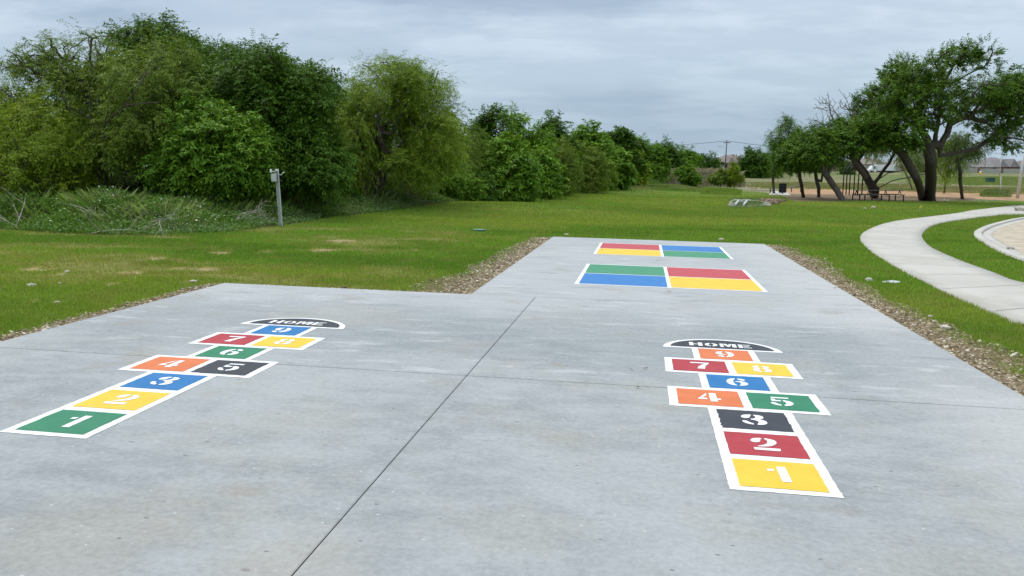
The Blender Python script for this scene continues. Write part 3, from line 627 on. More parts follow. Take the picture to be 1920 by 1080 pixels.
def skeleton(base, fork, tips, r_, rtrunk, maxn=170, guides=(), wiggle=.10, pw=2.3, rt=.009):
    """branch graph: grows a trunk, then links every tip to the cheapest node; radii by the pipe rule"""
    nodes = []; par = []; fixed = {}
    def addn(p, q): nodes.append(np.array(p, float)); par.append(q); return len(nodes) - 1
    last = addn(base, -1)
    for t in np.linspace(0, 1, 6)[1:]:
        p = np.array(base) * (1 - t) + np.array(fork) * t + np.append(r_.normal(0, .03 * t, 2), 0); last = addn(p, last)
    starts = [last]
    for gd in guides:                                     # explicit limbs: list of points
        gp = [np.array(q[:3]) for q in gd]; d = [np.linalg.norm(nodes[i] - gp[0]) for i in range(len(nodes))]; q = int(np.argmin(d))
        for s, e in zip([nodes[q]] + gp[:-1], gp):
            k = max(1, int(np.linalg.norm(e - s) / .5))
            for i in range(1, k + 1): q = addn(s + (e - s) * i / k + r_.normal(0, .02, 3), q)
    if len(tips) > maxn: tips = tips[r_.choice(len(tips), maxn, False)]
    pl = [0.]
    for i in range(1, len(nodes)): pl.append(pl[par[i]] + np.linalg.norm(nodes[i] - nodes[par[i]]))
    order = np.argsort(np.linalg.norm(tips - np.array(fork), axis=1)); 
    for ti in order:
        tp = tips[ti]; A = np.array(nodes); D = np.linalg.norm(A - tp, axis=1); cost = .8 * D ** 1.45 + .34 * np.array(pl) + 2.5 * (np.arange(len(A)) < 4); q = int(np.argmin(cost)); s = nodes[q].copy(); dist = D[q]
        k = max(2, int(dist / .45)); off = r_.normal(0, wiggle * dist, 3) * .6 + np.array([0, 0, .10 * dist])
        for i in range(1, k + 1):
            t = i / k; p = s + (tp - s) * t + off * 4 * t * (1 - t) * .5; nq = addn(p, q); pl.append(pl[q] + np.linalg.norm(nodes[nq] - nodes[q])); q = nq
    n = len(nodes); rad = np.zeros(n); ch = np.zeros(n)
    for i in range(n - 1, 0, -1):
        if rad[i] == 0: rad[i] = rt ** pw
        rad[par[i]] += rad[i]
    rad = rad ** (1 / pw); k = rtrunk / rad[0]; k2 = np.clip(rad / rad[0], 0, 1); rad = rad * (k * k2 ** .25 + (1 - k2 ** .25) * min(k, 1.6)) 
    rad[0] *= 1.25
    Np = np.array(nodes); i = np.arange(1, n); p = np.array(par)[1:]; a = Np[p]; b = Np[i]; ax = unit(b - a); ref = unit(np.cross(ax, np.array([.13, .97, .2]))); bi = np.cross(ax, ref)
    S = 8; an = 2 * pi * np.arange(S) / S; ring = ref[:, None] * np.cos(an)[None, :, None] + bi[:, None] * np.sin(an)[None, :, None]
    big = {}
    for q in range(1, n):
        pq = par[q]
        if pq not in big or rad[q] > rad[big[pq]]: big[pq] = q
    main = np.array([big[par[q]] == q for q in range(1, n)])
    ra = np.where(main, rad[p], np.minimum(rad[p], rad[i] * 1.35))
    lo = (a - ax * ra[:, None] * .08)[:, None] + ring * ra[:, None, None]; hi = (b + ax * rad[i][:, None] * .08)[:, None] + ring * rad[i][:, None, None]
    V = np.concatenate([lo, hi], 1).reshape(-1, 3); m = np.arange(n - 1)[:, None] * 2 * S; j = np.arange(S)[None]
    f = np.stack([m + j, m + (j + 1) % S, m + S + (j + 1) % S, m + S + j], -1).reshape(-1, 4)
    bigs = np.where(rad > .05)[0]
    if len(bigs):
        Vs = Np[bigs][:, None] + SPH[None] * rad[bigs][:, None, None] * 1.0
        fs = (SPF[None] + len(SPH) * np.arange(len(bigs))[:, None, None]).reshape(-1, 4) + len(V); V = np.concatenate([V, Vs.reshape(-1, 3)]); f = np.concatenate([f, fs])
    return V, f
_u, _v = np.meshgrid(np.arange(10) * 2 * pi / 10, np.linspace(-1.45, 1.45, 6), indexing='xy')
SPH = np.stack([np.cos(_v) * np.cos(_u), np.cos(_v) * np.sin(_u), np.sin(_v)], -1).reshape(-1, 3)
SPF = np.array([[a * 10 + b, a * 10 + (b + 1) % 10, (a + 1) * 10 + (b + 1) % 10, (a + 1) * 10 + b] for a in range(5) for b in range(10)])
STY = dict(  # style, leaf (l,w), leaves per spray, spray length
    willow=('hang', (.12, .024), 14, .58), feather=('feather', (.10, .020), 14, .55), broad=('broad', (.15, .058), 12, .60), elm=('up', (.17, .085), 9, .62), small=('broad', (.10, .045), 12, .45))
def tree(name, label, cat, base, ells, kind='broad', pal='mid', tips=420, sprays=5, seed=1, rtrunk=.15, fork=None, guides=(), nl=14, lr=.36, group=None, zmin=.25, wood='bark', lscale=1., maxn=170, bare=False, stems=None, wind=(0, 0, 0), hollow=.5, L0=None, rt=.009):
    r_ = np.random.default_rng(seed); base = np.array(base); e = [(np.array(c) - base, np.array(r)) for c, r in ells]
    root = empty(name, tuple(base), label, cat, group)
    zf = (lambda x, y: zmin + 0 * x)
    T, O, K = tips_in(e, tips, r_, nl, lr, zf, hollow)
    cen = np.mean([q[0] for q in e], 0); 
    if fork is None: fork = np.array([cen[0] * .35, cen[1] * .35, max(.4, min(cen[2] * .45, 1.8))])
    else: fork = np.array(fork) - base
    gs = [[np.array(p) - base for p in g_] for g_ in guides]
    V, f = skeleton((0, 0, -.15), fork, T, r_, rtrunk, maxn, gs, rt=rt)
    if stems:
        for s in stems:
            V2, f2 = skeleton((s[0], s[1], -.15), fork + np.array([s[0] * 2.2, s[1] * 1.5, 0]), T[r_.random(len(T)) < .3], r_, rtrunk * .8, 50); f = np.concatenate([f, f2 + len(V)]); V = np.concatenate([V, V2])
    np_mesh('trunk', V, f, M[wood], root, smooth=True)
    if not bare:
        st, lf, nlf, l0 = STY[kind]; 
        V, c = foliage(T, O, K, r_, st, pal, (lf[0] * lscale, lf[1] * lscale), sprays, nlf, (L0 or l0) * (lscale ** .5), wind)
        np_mesh('crown', V, np.arange(len(V)).reshape(-1, 4), M['leaf'], root, col=c)
    return root
def EL(x0, x1, y0, y1, depth, thick=None):
    """ellipsoid that spans the given directions at this depth (real size from distance)"""
    a = P(x0, (y0 + y1) / 2, depth); b = P(x1, (y0 + y1) / 2, depth); t = P((x0 + x1) / 2, y0, depth); d = P((x0 + x1) / 2, y1, depth)
    rx = (b.x - a.x) / 2; rz = (t.z - d.z) / 2; return (((a.x + b.x) / 2, depth, (t.z + d.z) / 2), (rx, thick or max(rx, rz) * .9, rz))
def GB(px, depth):
    x = P(px, 400, depth).x; return (x, depth, float(gz(x, depth)))
WG = 'trees of the wood on the left'
# --- the near wood, left to right
tree('mesquite_tree', 'airy feathery grey-green tree with visible dark twigs against the sky at far left', 'tree', GB(168, 26.5), [EL(0, 130, 60, 175, 26.5), EL(85, 235, 52, 200, 26.5), EL(120, 240, 150, 290, 26.5), EL(15, 100, 105, 170, 26)], 'feather', 'olive', 250, 5, 11, .13,
     fork=P(172, 255, 26.5), guides=[[P(165, 200, 26.5), P(150, 150, 26.5), P(95, 85, 26.5)], [P(150, 150, 26.5), P(60, 115, 26.5), P(15, 95, 26.5)], [P(190, 200, 26.5), P(210, 110, 26.5)]], group=WG, nl=20, lr=.30, hollow=.2, maxn=260, L0=.4)
tree('yellow_shrub', 'yellow-green drooping tree filling the left edge below the feathery one', 'tree', GB(60, 24), [EL(-190, 95, 160, 400, 25.5, 1.7), EL(0, 190, 180, 330, 25.3, 1.7), EL(30, 150, 280, 375, 24.2, 1.7), EL(-120, 40, 270, 420, 24.4, 1.7), EL(90, 210, 230, 350, 25.0, 1.7)], 'feather', 'yellow', 1100, 7, 12, .14, group=WG, nl=16, zmin=.8)
tree('olive_willow_tree', 'broad olive-green dome-shaped willow with arching dark limbs, second from left', 'tree', GB(195, 25.6), [EL(150, 372, 74, 250, 26.4, 2.4), EL(120, 300, 130, 300, 26.0, 2.4), EL(240, 372, 150, 290, 26.2, 2.4), EL(150, 260, 240, 345, 25.6, 2.4)], 'feather', 'olive', 1000, 7, 13, .16,
     fork=P(190, 300, 25.4), guides=[[P(195, 232, 24.2), P(232, 200, 23.9), P(258, 165, 23.8), P(285, 112, 24.2)], [P(240, 195, 23.8), P(300, 190, 24.2)], [P(170, 220, 24.6), P(165, 150, 24.6)]], group=WG, nl=18, zmin=1.7, maxn=240)
tree('hackberry_tree', 'tallest dark green vine-covered tree rising behind the olive dome', 'tree', GB(300, 30), [EL(228, 345, 42, 240, 30), EL(290, 430, 68, 260, 30.4), EL(340, 470, 82, 300, 30)], 'broad', 'dark', 1300, 6, 14, .2, group=WG, nl=20, zmin=2.0, lscale=.85)
tree('pecan_tree', 'big dark green broadleaf tree with drooping leaf sprays left of the round willow', 'tree', GB(480, 27.6), [EL(372, 560, 90, 300, 28.0, 1.9), EL(430, 625, 150, 330, 27.6, 1.9), EL(400, 560, 240, 400, 27.2, 1.9), EL(540, 640, 250, 390, 27.0, 1.9), EL(560, 622, 135, 200, 28.6, 1.9)], 'broad', 'dark', 2300, 7, 15, .22, group=WG, nl=24, lscale=.8, L0=.6, zmin=1.15, maxn=260)
tree('mulberry_tree', 'bright mid-green leafy bush-like tree in front of the big dark one', 'tree', GB(398, 25.4), [EL(318, 480, 205, 330, 25.4, 1.5), EL(305, 420, 270, 385, 25.2, 1.5), EL(400, 505, 250, 375, 25.2, 1.5), EL(345, 440, 195, 270, 25.5, 1.5)], 'broad', 'mid', 1500, 6, 16, .10, group=WG, nl=22, lscale=.78, L0=.5, zmin=.95)
tree('yellow_willow_tree', 'yellow-green willow half hidden behind the dark leaf sprays', 'tree', GB(640, 35), [EL(560, 720, 165, 330, 35.0), EL(590, 690, 240, 370, 34.5), EL(560, 640, 178, 260, 35.5)], 'willow', 'yellow', 620, 7, 17, .13, group=WG, nl=12)
tree('willow_tree', 'round-topped willow with dark forked trunks standing at the lawn edge', 'tree', GB(716, 33.6), [EL(645, 800, 112, 280, 34.4, 2.6), EL(730, 862, 128, 300, 34.4, 2.6), EL(635, 730, 150, 330, 34.9, 2.6), EL(790, 866, 160, 340, 34.4, 2.6), EL(700, 800, 110, 200, 33.9, 2.6), EL(740, 850, 250, 350, 33.7, 2.6)], 'feather', 'willow', 1500, 6, 18, .15,
     fork=P(718, 290, 33.6), guides=[[P(712, 250, 33.1), P(708, 200, 33.1), P(725, 150, 33.4)], [P(735, 285, 33.2), P(762, 262, 32.9), P(790, 240, 32.9)], [P(735, 250, 33.1), P(765, 190, 32.9), P(772, 165, 33.1)], [P(700, 262, 33.2), P(680, 210, 33.2)]], group=WG, nl=20, lr=.28, maxn=240, hollow=.4, lscale=1.15, L0=.55)
tree('leaning_willow_tree', 'slender dark leaning trunks of a low willow just left of the round willow', 'tree', GB(690, 33), [EL(628, 700, 215, 330, 33.0, 1.4), EL(600, 680, 250, 345, 33.0, 1.4)], 'willow', 'willow', 190, 6, 19, .12,
     fork=P(676, 320, 33), guides=[[P(665, 290, 33), P(640, 262, 33)], [P(660, 320, 33), P(640, 300, 33)]], stems=[(-.35, 0), (.3, .1)], group=WG, nl=9)
tree('pale_willow_tree', 'pale yellowish willow crown to the right of the round willow', 'tree', GB(870, 43), [EL(830, 905, 208, 350, 43.0), EL(815, 880, 255, 365, 42.0)], 'willow', 'olive', 420, 6, 20, .11, group=WG, nl=11)
tree('green_shrub', 'low bright green shrub between pale willow and lawn', 'shrub', GB(838, 39.6), [EL(800, 870, 285, 384, 39.3, 0.9), EL(840, 905, 330, 386, 39.8, 0.9)], 'small', 'mid', 380, 6, 21, .05, group='shrubs along the wood edge', zmin=.05, nl=10)

# --- the receding tree line: individual trees, each its own size and shape
def tl(px0, px1, py0, depth, seed, pal, label, kind='broad', n=420, pyb=None, nm='thicket_tree', sc=None, cat='tree'):
    cx = (px0 + px1) / 2; b = GB(cx, depth); pyb = pyb or None
    top = P(cx, py0, depth).z; a = P(px0, 300, depth).x; c = P(px1, 300, depth).x; rx = (c - a) / 2; H = top - b[2]; r_ = np.random.default_rng(seed + 900)
    e = [(((a + c) / 2, depth, b[2] + H * .56), (rx * .86, rx * .9, H * .44)), (((a + c) / 2 - rx * .42, depth - rx * .3, b[2] + H * .40), (rx * .62, rx * .6, H * .40)), (((a + c) / 2 + rx * .45, depth - rx * .35, b[2] + H * .36), (rx * .6, rx * .6, H * .36)), (((a + c) / 2 + rx * r_.uniform(-.4, .4), depth - rx * .8, b[2] + H * .22), (rx * .7, rx * .5, H * .24))]
    return tree(nm, label, cat, b, e, kind, pal, n, 5, seed, .03 * H, group='trees of the receding tree line' if cat == 'tree' else 'shrubs along the wood edge', nl=13, lscale=sc or min(2.4, max(1., depth / 34)), zmin=.1, maxn=90)
tl(868, 965, 206, 46, 31, 'dark', 'dark tree with twiggy top just right of the pale willow')
tl(936, 1030, 214, 52, 32, 'mid', 'green rounded tree second in the receding line, behind a low dark bush')
tl(1000, 1075, 222, 62, 33, 'dark', 'dark spiky-topped tree third in the receding line')
tl(1055, 1145, 236, 76, 34, 'mid', 'leafy tree with ragged crown fourth in the receding line')
tl(1128, 1200, 246, 92, 35, 'dark', 'dark tree fifth in the receding line above the olive bushes')
tl(1172, 1245, 253, 112, 36, 'mid', 'mid-green tree sixth in the receding line', n=360)
tl(1215, 1275, 262, 132, 37, 'dark', 'dark rounded tree seventh in the receding line', n=320)
tl(1250, 1306, 272, 160, 38, 'mid', 'brighter tree eighth in the receding line', n=280)
tl(1285, 1318, 283, 200, 39, 'dark', 'small tree at the far end of the receding line', n=200)
tl(1308, 1350, 286, 230, 40, 'dark', 'dark round bush-like tree standing just past the end of the tree line', n=260)
tl(1388, 1440, 277, 170, 41, 'dark', 'dark conical tree to the right of the utility pole', n=320)
tl(1420, 1462, 288, 175, 42, 'mid', 'lower tree beside the dark conical one', n=240)
# front row of lower bushes
for a in [(905, 1000, 262, 43.5, 51, 'mid', 'green bush bulging out below the twiggy dark tree', 'broad', 420), (965, 1045, 290, 48, 52, 'mid', 'dense bush with dark hollow beneath at the lawn corner', 'broad', 360), (1010, 1085, 270, 55, 53, 'olive', 'olive bush left of the dark gap', 'feather', 380),
          (1062, 1140, 268, 67, 54, 'olive', 'broad olive-yellow bush halfway along the tree line', 'feather', 400), (1120, 1175, 285, 80, 55, 'mid', 'bright leafy bush right of the olive one', 'broad', 280), (1160, 1205, 290, 92, 56, 'yellow', 'yellow-green bush below the fifth tree', 'broad', 240),
          (1195, 1240, 296, 112, 57, 'mid', 'small round bush near the tree line end', 'broad', 220), (1262, 1300, 300, 155, 58, 'mid', 'last small bush of the tree line', 'broad', 160), (868, 930, 330, 41.5, 59, 'dark', 'low dark bush at the hollow beside the lawn', 'small', 260)]:
    tl(*a[:6], a[6], a[7], a[8], nm='thicket_shrub', cat='shrub')
# undergrowth beneath the near wood
ug = [(-40, 28, 300, 90), (60, 29, 290, 90), (160, 28.5, 300, 90), (250, 28, 300, 80), (340, 29, 290, 90), (430, 29.5, 290, 90), (520, 30, 300, 90), (600, 32.5, 310, 80), (690, 38, 315, 60), (770, 39, 315, 70), (845, 44, 310, 60)]
for i, (px, d, py, wd) in enumerate(ug):
    c = P(px, py, d); b = GB(px, d); H = (c.z - b[2]) * .72; rx = wd / F * d
    tree('understorey_shrub', ['dark understorey shrub filling the shade beneath the left-hand trees'][0], 'shrub', b, [((b[0], d, b[2] + H * .45), (rx * 1.0, 1.3, H * .55)), ((b[0] + rx * .4, d - .5, b[2] + H * .3), (rx * .7, 1.0, H * .4))], 'small', 'dark', 330, 5, 100 + i, .05, group='understorey shrubs in deep shade', zmin=.05, nl=10, maxn=60, lscale=1.2)
# the mass of wood behind, seen only through gaps
r_ = np.random.default_rng(77); e = []
for i in range(34):
    t = i / 33; px = -420 + 1480 * t; d = 34 + 34 * t ** 1.3; top = np.interp(px, [-420, 0, 230, 300, 430, 560, 640, 700, 860, 1000, 1060], [120, 165, 120, 90, 130, 190, 240, 250, 260, 265, 262]) + r_.uniform(-8, 14)
    b = GB(px, d); H = P(px, top, d).z - b[2]; e.append(((b[0], d + r_.uniform(-1, 1.5), b[2] + H * .5), (2.3 + .5 * t, 2.0, H * .5)))
T, O, K = tips_in(e, 5200, r_, 9, .4, lambda x, y: gz(x, y) + .1)
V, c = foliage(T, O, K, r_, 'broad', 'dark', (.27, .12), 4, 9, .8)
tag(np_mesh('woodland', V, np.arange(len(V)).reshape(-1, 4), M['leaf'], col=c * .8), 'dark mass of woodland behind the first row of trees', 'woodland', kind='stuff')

# ------------------------------------------------------------------ weeds along the wood
def weed_pts(n, seed, back):
    r_ = np.random.default_rng(seed); E = np.array([(EDGE[0][0] - 8, EDGE[0][1])] + EDGE); s = np.concatenate([[0], np.cumsum(np.hypot(*np.diff(E, axis=0).T))])
    dd = np.hypot(*E.T); wgt = np.interp(np.linspace(0, s[-1], 400), s, 1 / dd ** .9); cdf = np.cumsum(wgt); cdf /= cdf[-1]
    t = np.interp(r_.random(n), cdf, np.linspace(0, s[-1], 400)); x = np.interp(t, s, E[:, 0]); y = np.interp(t, s, E[:, 1])
    tx = np.interp(t + .5, s, E[:, 0]) - x; ty = np.interp(t + .5, s, E[:, 1]) - y; l = np.hypot(tx, ty) + 1e-6; nx, ny = -ty / l, tx / l
    q = np.abs(r_.random(n)) ** .9 * back; return x + nx * (q + fbm(t * .7, t * 0, 3, 5) * .9 - .5), y + ny * (q + fbm(t * .7, t * 0, 3, 5) * .9 - .5), q, r_
x, y, q, r_ = weed_pts(140000, 41, 5.6); n = len(x); R = np.hypot(x, y); z = gz(x, y)
wh = lambda x, y, q: (.12 + .56 * sstep(0, 2.2, q)) * (.15 + 1.25 * fbm(x / .9, y / .9, 4, 15)) 
hh = wh(x, y, q) * (.25 + .85 * r_.random(n)) * np.clip(R / 22, .9, 2.1); ww = .0042 * (R / 22) * (.5 + .9 * r_.random(n)); th = r_.random(n) * 2 * pi; ld = r_.random(n) * 2 * pi; ln = hh * r_.normal(0, .55, n)
ax, ay = np.cos(th), np.sin(th); mx_, my_ = np.cos(ld) * ln * .35, np.sin(ld) * ln * .35
V = np.stack([np.stack([x - ax * ww / 2, y - ay * ww / 2, z], -1), np.stack([x + ax * ww / 2, y + ay * ww / 2, z], -1), np.stack([x + mx_ + ax * ww / 2.4, y + my_ + ay * ww / 2.4, z + hh * .6], -1), np.stack([x + np.cos(ld) * ln, y + np.sin(ld) * ln, z + hh], -1)], 1).reshape(-1, 3)
tone = fbm(x / 1.8, y / 1.8, 3, 19); c = blend(np.zeros((n, 3)) + np.array((.14, .25, .025)), (.24, .31, .10), sstep(.40, .62, tone)); c = blend(c, (.06, .14, .012), sstep(.5, .3, fbm(x / 1.1, y / 1.1, 3, 29)) * .8) * (.65 + .7 * r_.random((n, 1)))
sm = r_.random(n) < .05; c[sm] = np.array((.34, .30, .19)) * (.7 + .6 * r_.random((sm.sum(), 1)))
tag(np_mesh('weeds', V, np.arange(4 * n).reshape(-1, 4), M['grass'], col=np.repeat(c, 4, 0)), 'tall unmown weeds along the wood edge', 'weeds', kind='stuff')
# broad weed leaves and white flower heads
def quads(x, y, z, s, c, tilt, r_, asp=.6):
    n = len(x); d = unit(r_.normal(size=(n, 3)) * np.array([1, 1, tilt])); w_ = unit(np.cross(d, np.array([0, 0, 1.]) + r_.normal(0, .4, (n, 3)))); p = np.stack([x, y, z], -1); s = s[:, None]
    V = np.stack([p - d * s * .5, p + w_ * s * asp / 2, p + d * s * .5, p - w_ * s * asp / 2], 1).reshape(-1, 3); return V, np.repeat(c, 4, 0)
x, y, q, r_ = weed_pts(480000, 43, 5.6); n = len(x); z = gz(x, y) + wh(x, y, q) * (.05 + 1.0 * r_.random(n) ** .8) * np.clip(np.hypot(x, y) / 22, .9, 2.1)
tone = fbm(x / 2.2, y / 1.5, 3, 39); c = blend(np.zeros((n, 3)) + np.array((.105, .215, .03)), (.17, .28, .10), sstep(.42, .6, tone)) * (.55 + .9 * r_.random((n, 1)))
V, cc = quads(x, y, z, .03 + .06 * r_.random(n) ** 2, c, .9, r_)
tag(np_mesh('weed_leaves', V, np.arange(4 * n).reshape(-1, 4), M['leaf'], col=cc), 'grey-green broad weed leaves at the wood edge', 'weeds', kind='stuff')
x, y, q, r_ = weed_pts(9000, 47, 5.4); k = (q > .5) & (fbm(x / 1.6, y / 1.6, 3, 49) > .50); x, y, q = x[k], y[k], q[k]; n = len(x); z = gz(x, y) + wh(x, y, q) * np.clip(np.hypot(x, y) / 22, .9, 2.1) * (.75 + .4 * r_.random(n))
V, cc = quads(x, y, z, .035 + .035 * r_.random(n), np.zeros((n, 3)) + np.array((.55, .60, .46)) * (.6 + .5 * r_.random((n, 1))), .25, r_, 1.)
tag(np_mesh('wild_flowers', V, np.arange(4 * n).reshape(-1, 4), M['stone'], col=cc), 'small white wild flower heads among the weeds', 'flowers', kind='stuff')
# far weed clumps and dry brush at the end of the tree line
def clump(pxs, depth, n, h, cA, cB, seed, name, label, wmul=1.):
    r_ = np.random.default_rng(seed); u = r_.beta(1.3, 1.3, n); v = r_.beta(1.6, 1.6, n); xa, xb = P(pxs[0], 330, depth).x, P(pxs[1], 330, depth).x
    x = xa + u * (xb - xa); y = depth * (1 + .34 * (v - .4) + .10 * (fbm(x / 7, x * 0 + seed, 3, seed) - .5)); x = x * y / depth; z = gz(x, y)
    edge = np.clip(np.minimum(np.minimum(u, 1 - u) * 6, np.minimum(v, 1 - v) * 5), .15, 1)
    hh = edge * h * (.4 + .8 * fbm(x / 3, y / 3, 3, seed)) * (.6 + .6 * r_.random(n)); ww = .0011 * depth * wmul * (.5 + r_.random(n)); th = r_.random(n) * 2 * pi; l = hh * .35
    V = np.stack([np.stack([x - ww, y, z], -1), np.stack([x + ww, y, z], -1), np.stack([x + ww * .6 + r_.normal(0, 1, n) * l * .5, y, z + hh * .7], -1), np.stack([x + r_.normal(0, 1, n) * l, y + r_.normal(0, 1, n) * l, z + hh], -1)], 1).reshape(-1, 3)
    c = blend(np.zeros((n, 3)) + np.array(cA), cB, sstep(.35, .65, fbm(x / 4, y / 4, 3, seed + 3))) * (.7 + .6 * r_.random((n, 1)))
    tag(np_mesh(name, V, np.arange(4 * n).reshape(-1, 4), M['grass'], col=np.repeat(c, 4, 0)), label, 'weeds', kind='stuff')
clump((1060, 1330), 92, 26000, .34, (.16, .26, .05), (.26, .31, .11), 201, 'tall_weeds', 'green weeds in front of the far tree line')
clump((1215, 1398), 122, 46000, 1.9, (.34, .285, .21), (.24, .23, .16), 202, 'dry_brush', 'greyish dry brush at the end of the tree line', .45)
clump((1315, 1392), 84, 8000, .24, (.19, .30, .05), (.25, .34, .08), 203, 'low_weeds', 'low leafy weeds before the dry brush')
clump((1400, 1960), 120, 26000, .3, (.22, .27, .08), (.33, .30, .16), 204, 'field_grass', 'rough field grass beyond the playground')
clump((1366, 1440), G(1400, 383).y, 4200, .20, (.20, .28, .12), (.14, .24, .06), 207, 'drain_weeds', 'sparse weeds growing over the drain outlet', .5)
clump((1840, 1900), 97, 2200, .45, (.15, .22, .06), (.2, .24, .1), 205, 'field_weeds', 'clump of weeds in the field at right')
clump((1700, 1960), 170, 14000, .3, (.22, .30, .08), (.27, .32, .12), 206, 'distant_grass', 'distant green field grass')
tree('cypress_sapling', 'bright yellow-green conical sapling before the dry brush', 'tree', GB(1375, 100), [EL(1358, 1392, 324, 348, 100, 1.), EL(1364, 1386, 308, 330, 100, .7), EL(1372, 1378, 303, 314, 100, .3)], 'feather', 'yellow', 520, 5, 61, .07, zmin=.05, nl=12, lscale=1.3, L0=.22)
tree('round_shrub', 'round olive shrub left of the bright sapling', 'shrub', GB(1349, 100), [EL(1334, 1364, 318, 348, 100, .9)], 'broad', 'olive', 300, 5, 62, .05, zmin=.05, nl=10, lscale=1.3, L0=.25)
tree('far_shrub', 'bright green shrub in the dry brush below the dark round tree', 'shrub', GB(1285, 100), [EL(1268, 1298, 314, 347, 100, .9), EL(1288, 1312, 322, 347, 100, .8)], 'broad', 'mid', 420, 5, 63, .05, zmin=.05, nl=12, lscale=1.3, L0=.3)

# ------------------------------------------------------------------ dead branches at the wood edge
def dead(px, py, size, seed, label, up=.5):
    r_ = np.random.default_rng(seed); b = G(px, py); mb = MB()
    def grow(p, d, l, r, k):
        pts = [p]; 
        for i in range(4): d = (d + Vector(r_.normal(0, .18, 3))).normalized(); p = p + d * l / 4; p.z = max(p.z, .03); pts.append(p.copy())
        mb.tube(pts, [r, r * .85, r * .7, r * .55, r * .35], 5)
        if k: 
            for j in range(2 + (k > 1)): q = pts[1 + int(r_.integers(0, 3))]; grow(q.copy(), (d + Vector(r_.normal(0, .75, 3))).normalized(), l * .6, r * .6, k - 1)
    for _ in range(2): grow(Vector((0, 0, .05)), Vector((r_.uniform(-1, 1), r_.uniform(-.5, .3), up * r_.uniform(.3, 1))).normalized(), size, .013, 2)
    o = mb.build('dead_branch', M['dead_wood']); o.location = b; tag(o, label, 'dead branch', 'bleached dead branches at the wood edge')
dead(30, 428, 1.1, 1, 'bleached dead branch lying at the far left edge of the weeds', .5); dead(205, 432, .8, 2, 'small pale twiggy dead branch in front of the weeds', .8)
dead(265, 440, 1.1, 3, 'long bleached fallen branch pointing onto the lawn', .3); dead(430, 424, 1.0, 4, 'pale dead branch in the grass left of the metal post', .6)
dead(580, 395, 1.2, 5, 'thin upright dead branch right of the metal post', 1.6); dead(690, 388, 1.5, 6, 'bare upright dead branch beneath the round willow', 2.2); dead(745, 384, 1.4, 7, 'tangled dead branch below the willow trunk', 1.5)
dead(395, 385, 1.7, 8, 'leaning dead limb in the dark gap under the leafy bush', 1.6); dead(165, 385, 1.5, 9, 'forked dead limb in the shade under the olive dome', 1.7); dead(80, 385, 1.6, 10, 'pale upright dead limb under the yellow-green tree', 2.)
dead(785, 383, .9, 12, 'brown brushy dead branch at the right end of the weeds', 1.)

# ------------------------------------------------------------------ instrument post
b = G(527, 425); D_ = b.y; t = P(519, 319, D_)
root = empty('instrument_post', b, 'leaning grey galvanised post with a small box on top at the wood edge', 'post')
top = t - b; k = math.atan2(top.x, top.z); RM = Matrix.Rotation(k, 4, 'Y'); Hh = top.length
mb = MB(); mb.box(-.042, -.034, -.04, .04, -.2, Hh - .02, RM); mb.box(-.034, .036, .03, .04, -.2, Hh - .02, RM); mb.box(.034, .042, -.04, .03, -.2, Hh - .02, RM); mb.build('post', M['galv'], root)
mb = MB(); mb.box(-.13, .01, -.13, -.045, Hh - .30, Hh - .09, RM, .01); bx_ = mb.build('control_box', M['grey_plastic'], root)
mb = MB(); mb.box(-.12, .0, -.136, -.13, Hh - .29, Hh - .10, RM); mb.build('door', M['galv'], bx_)
mb = MB(); mb.box(-.035, .04, -.04, .04, Hh - .02, Hh + .03, RM); mb.box(-.14, -.035, -.01, .01, Hh - .035, Hh - .015, RM); mb.box(-.18, -.135, -.025, .025, Hh - .06, Hh + .03, RM, .008); mb.build('sensor', M['white_plastic'], root)
mb = MB(); mb.tube([RM @ Vector(v) for v in ((.04, 0, Hh - .12), (.12, -.02, Hh - .13), (.15, -.02, Hh - .08), (.21, -.02, Hh - .06))], .011, 6); mb.build('arm', M['galv'], root)
mb = MB(); mb.tube([RM @ Vector(v) for v in ((.05, 0, Hh - .30), (.13, 0, Hh - .28), (.15, 0, Hh - .2), (.1, 0, Hh - .16))], .009, 6); mb.build('cable', M['dark_metal'], root)

# ------------------------------------------------------------------ park corner on the right: trees
DB = 62.
def PP(l, d): return [P(x, y, d) for x, y in l]
PG = 'trees round the playground'
E_ = lambda l, d, th=None: [EL(*q, d, th) for q in l]
tree('cedar_elm_tree', 'largest tree, thick forked trunk and wind-blown dark green crown right of the picnic table', 'tree', G(1743, 376), E_([(1640, 1745, 120, 235), (1675, 1775, 76, 200), (1750, 1872, 84, 235), (1650, 1790, 130, 262), (1800, 1905, 128, 270), (1612, 1720, 150, 285), (1850, 1965, 122, 250), (1868, 1960, 215, 305)], DB, 4.2), 'elm', 'elm', 1900, 6, 301, .42,
     fork=P(1747, 300, DB), guides=[PP([(1738, 262), (1722, 235), (1722, 200), (1726, 160), (1722, 110)], DB), PP([(1752, 270), (1757, 236), (1763, 202), (1768, 160), (1790, 120)], DB), PP([(1762, 275), (1776, 250), (1785, 215), (1810, 175)], DB), PP([(1762, 292), (1798, 285), (1832, 279), (1854, 262), (1880, 245), (1910, 235)], DB)],
     group=PG, zmin=3.6, nl=26, lr=.25, maxn=420, wind=(.25, 0, .05), lscale=.86, L0=.55)
tree('leaning_elm_tree', 'tree whose trunk leans left from the foot of the largest tree, with dense low crown', 'tree', G(1731, 375), E_([(1600, 1700, 205, 300), (1560, 1650, 225, 300), (1655, 1712, 250, 300)], DB - .5, 3.), 'elm', 'elm', 620, 6, 302, .29,
     fork=P(1719, 332, DB - .5), guides=[PP([(1694, 290), (1672, 271), (1640, 262), (1610, 255)], DB - .5)], group=PG, zmin=4.1, nl=14, maxn=220)
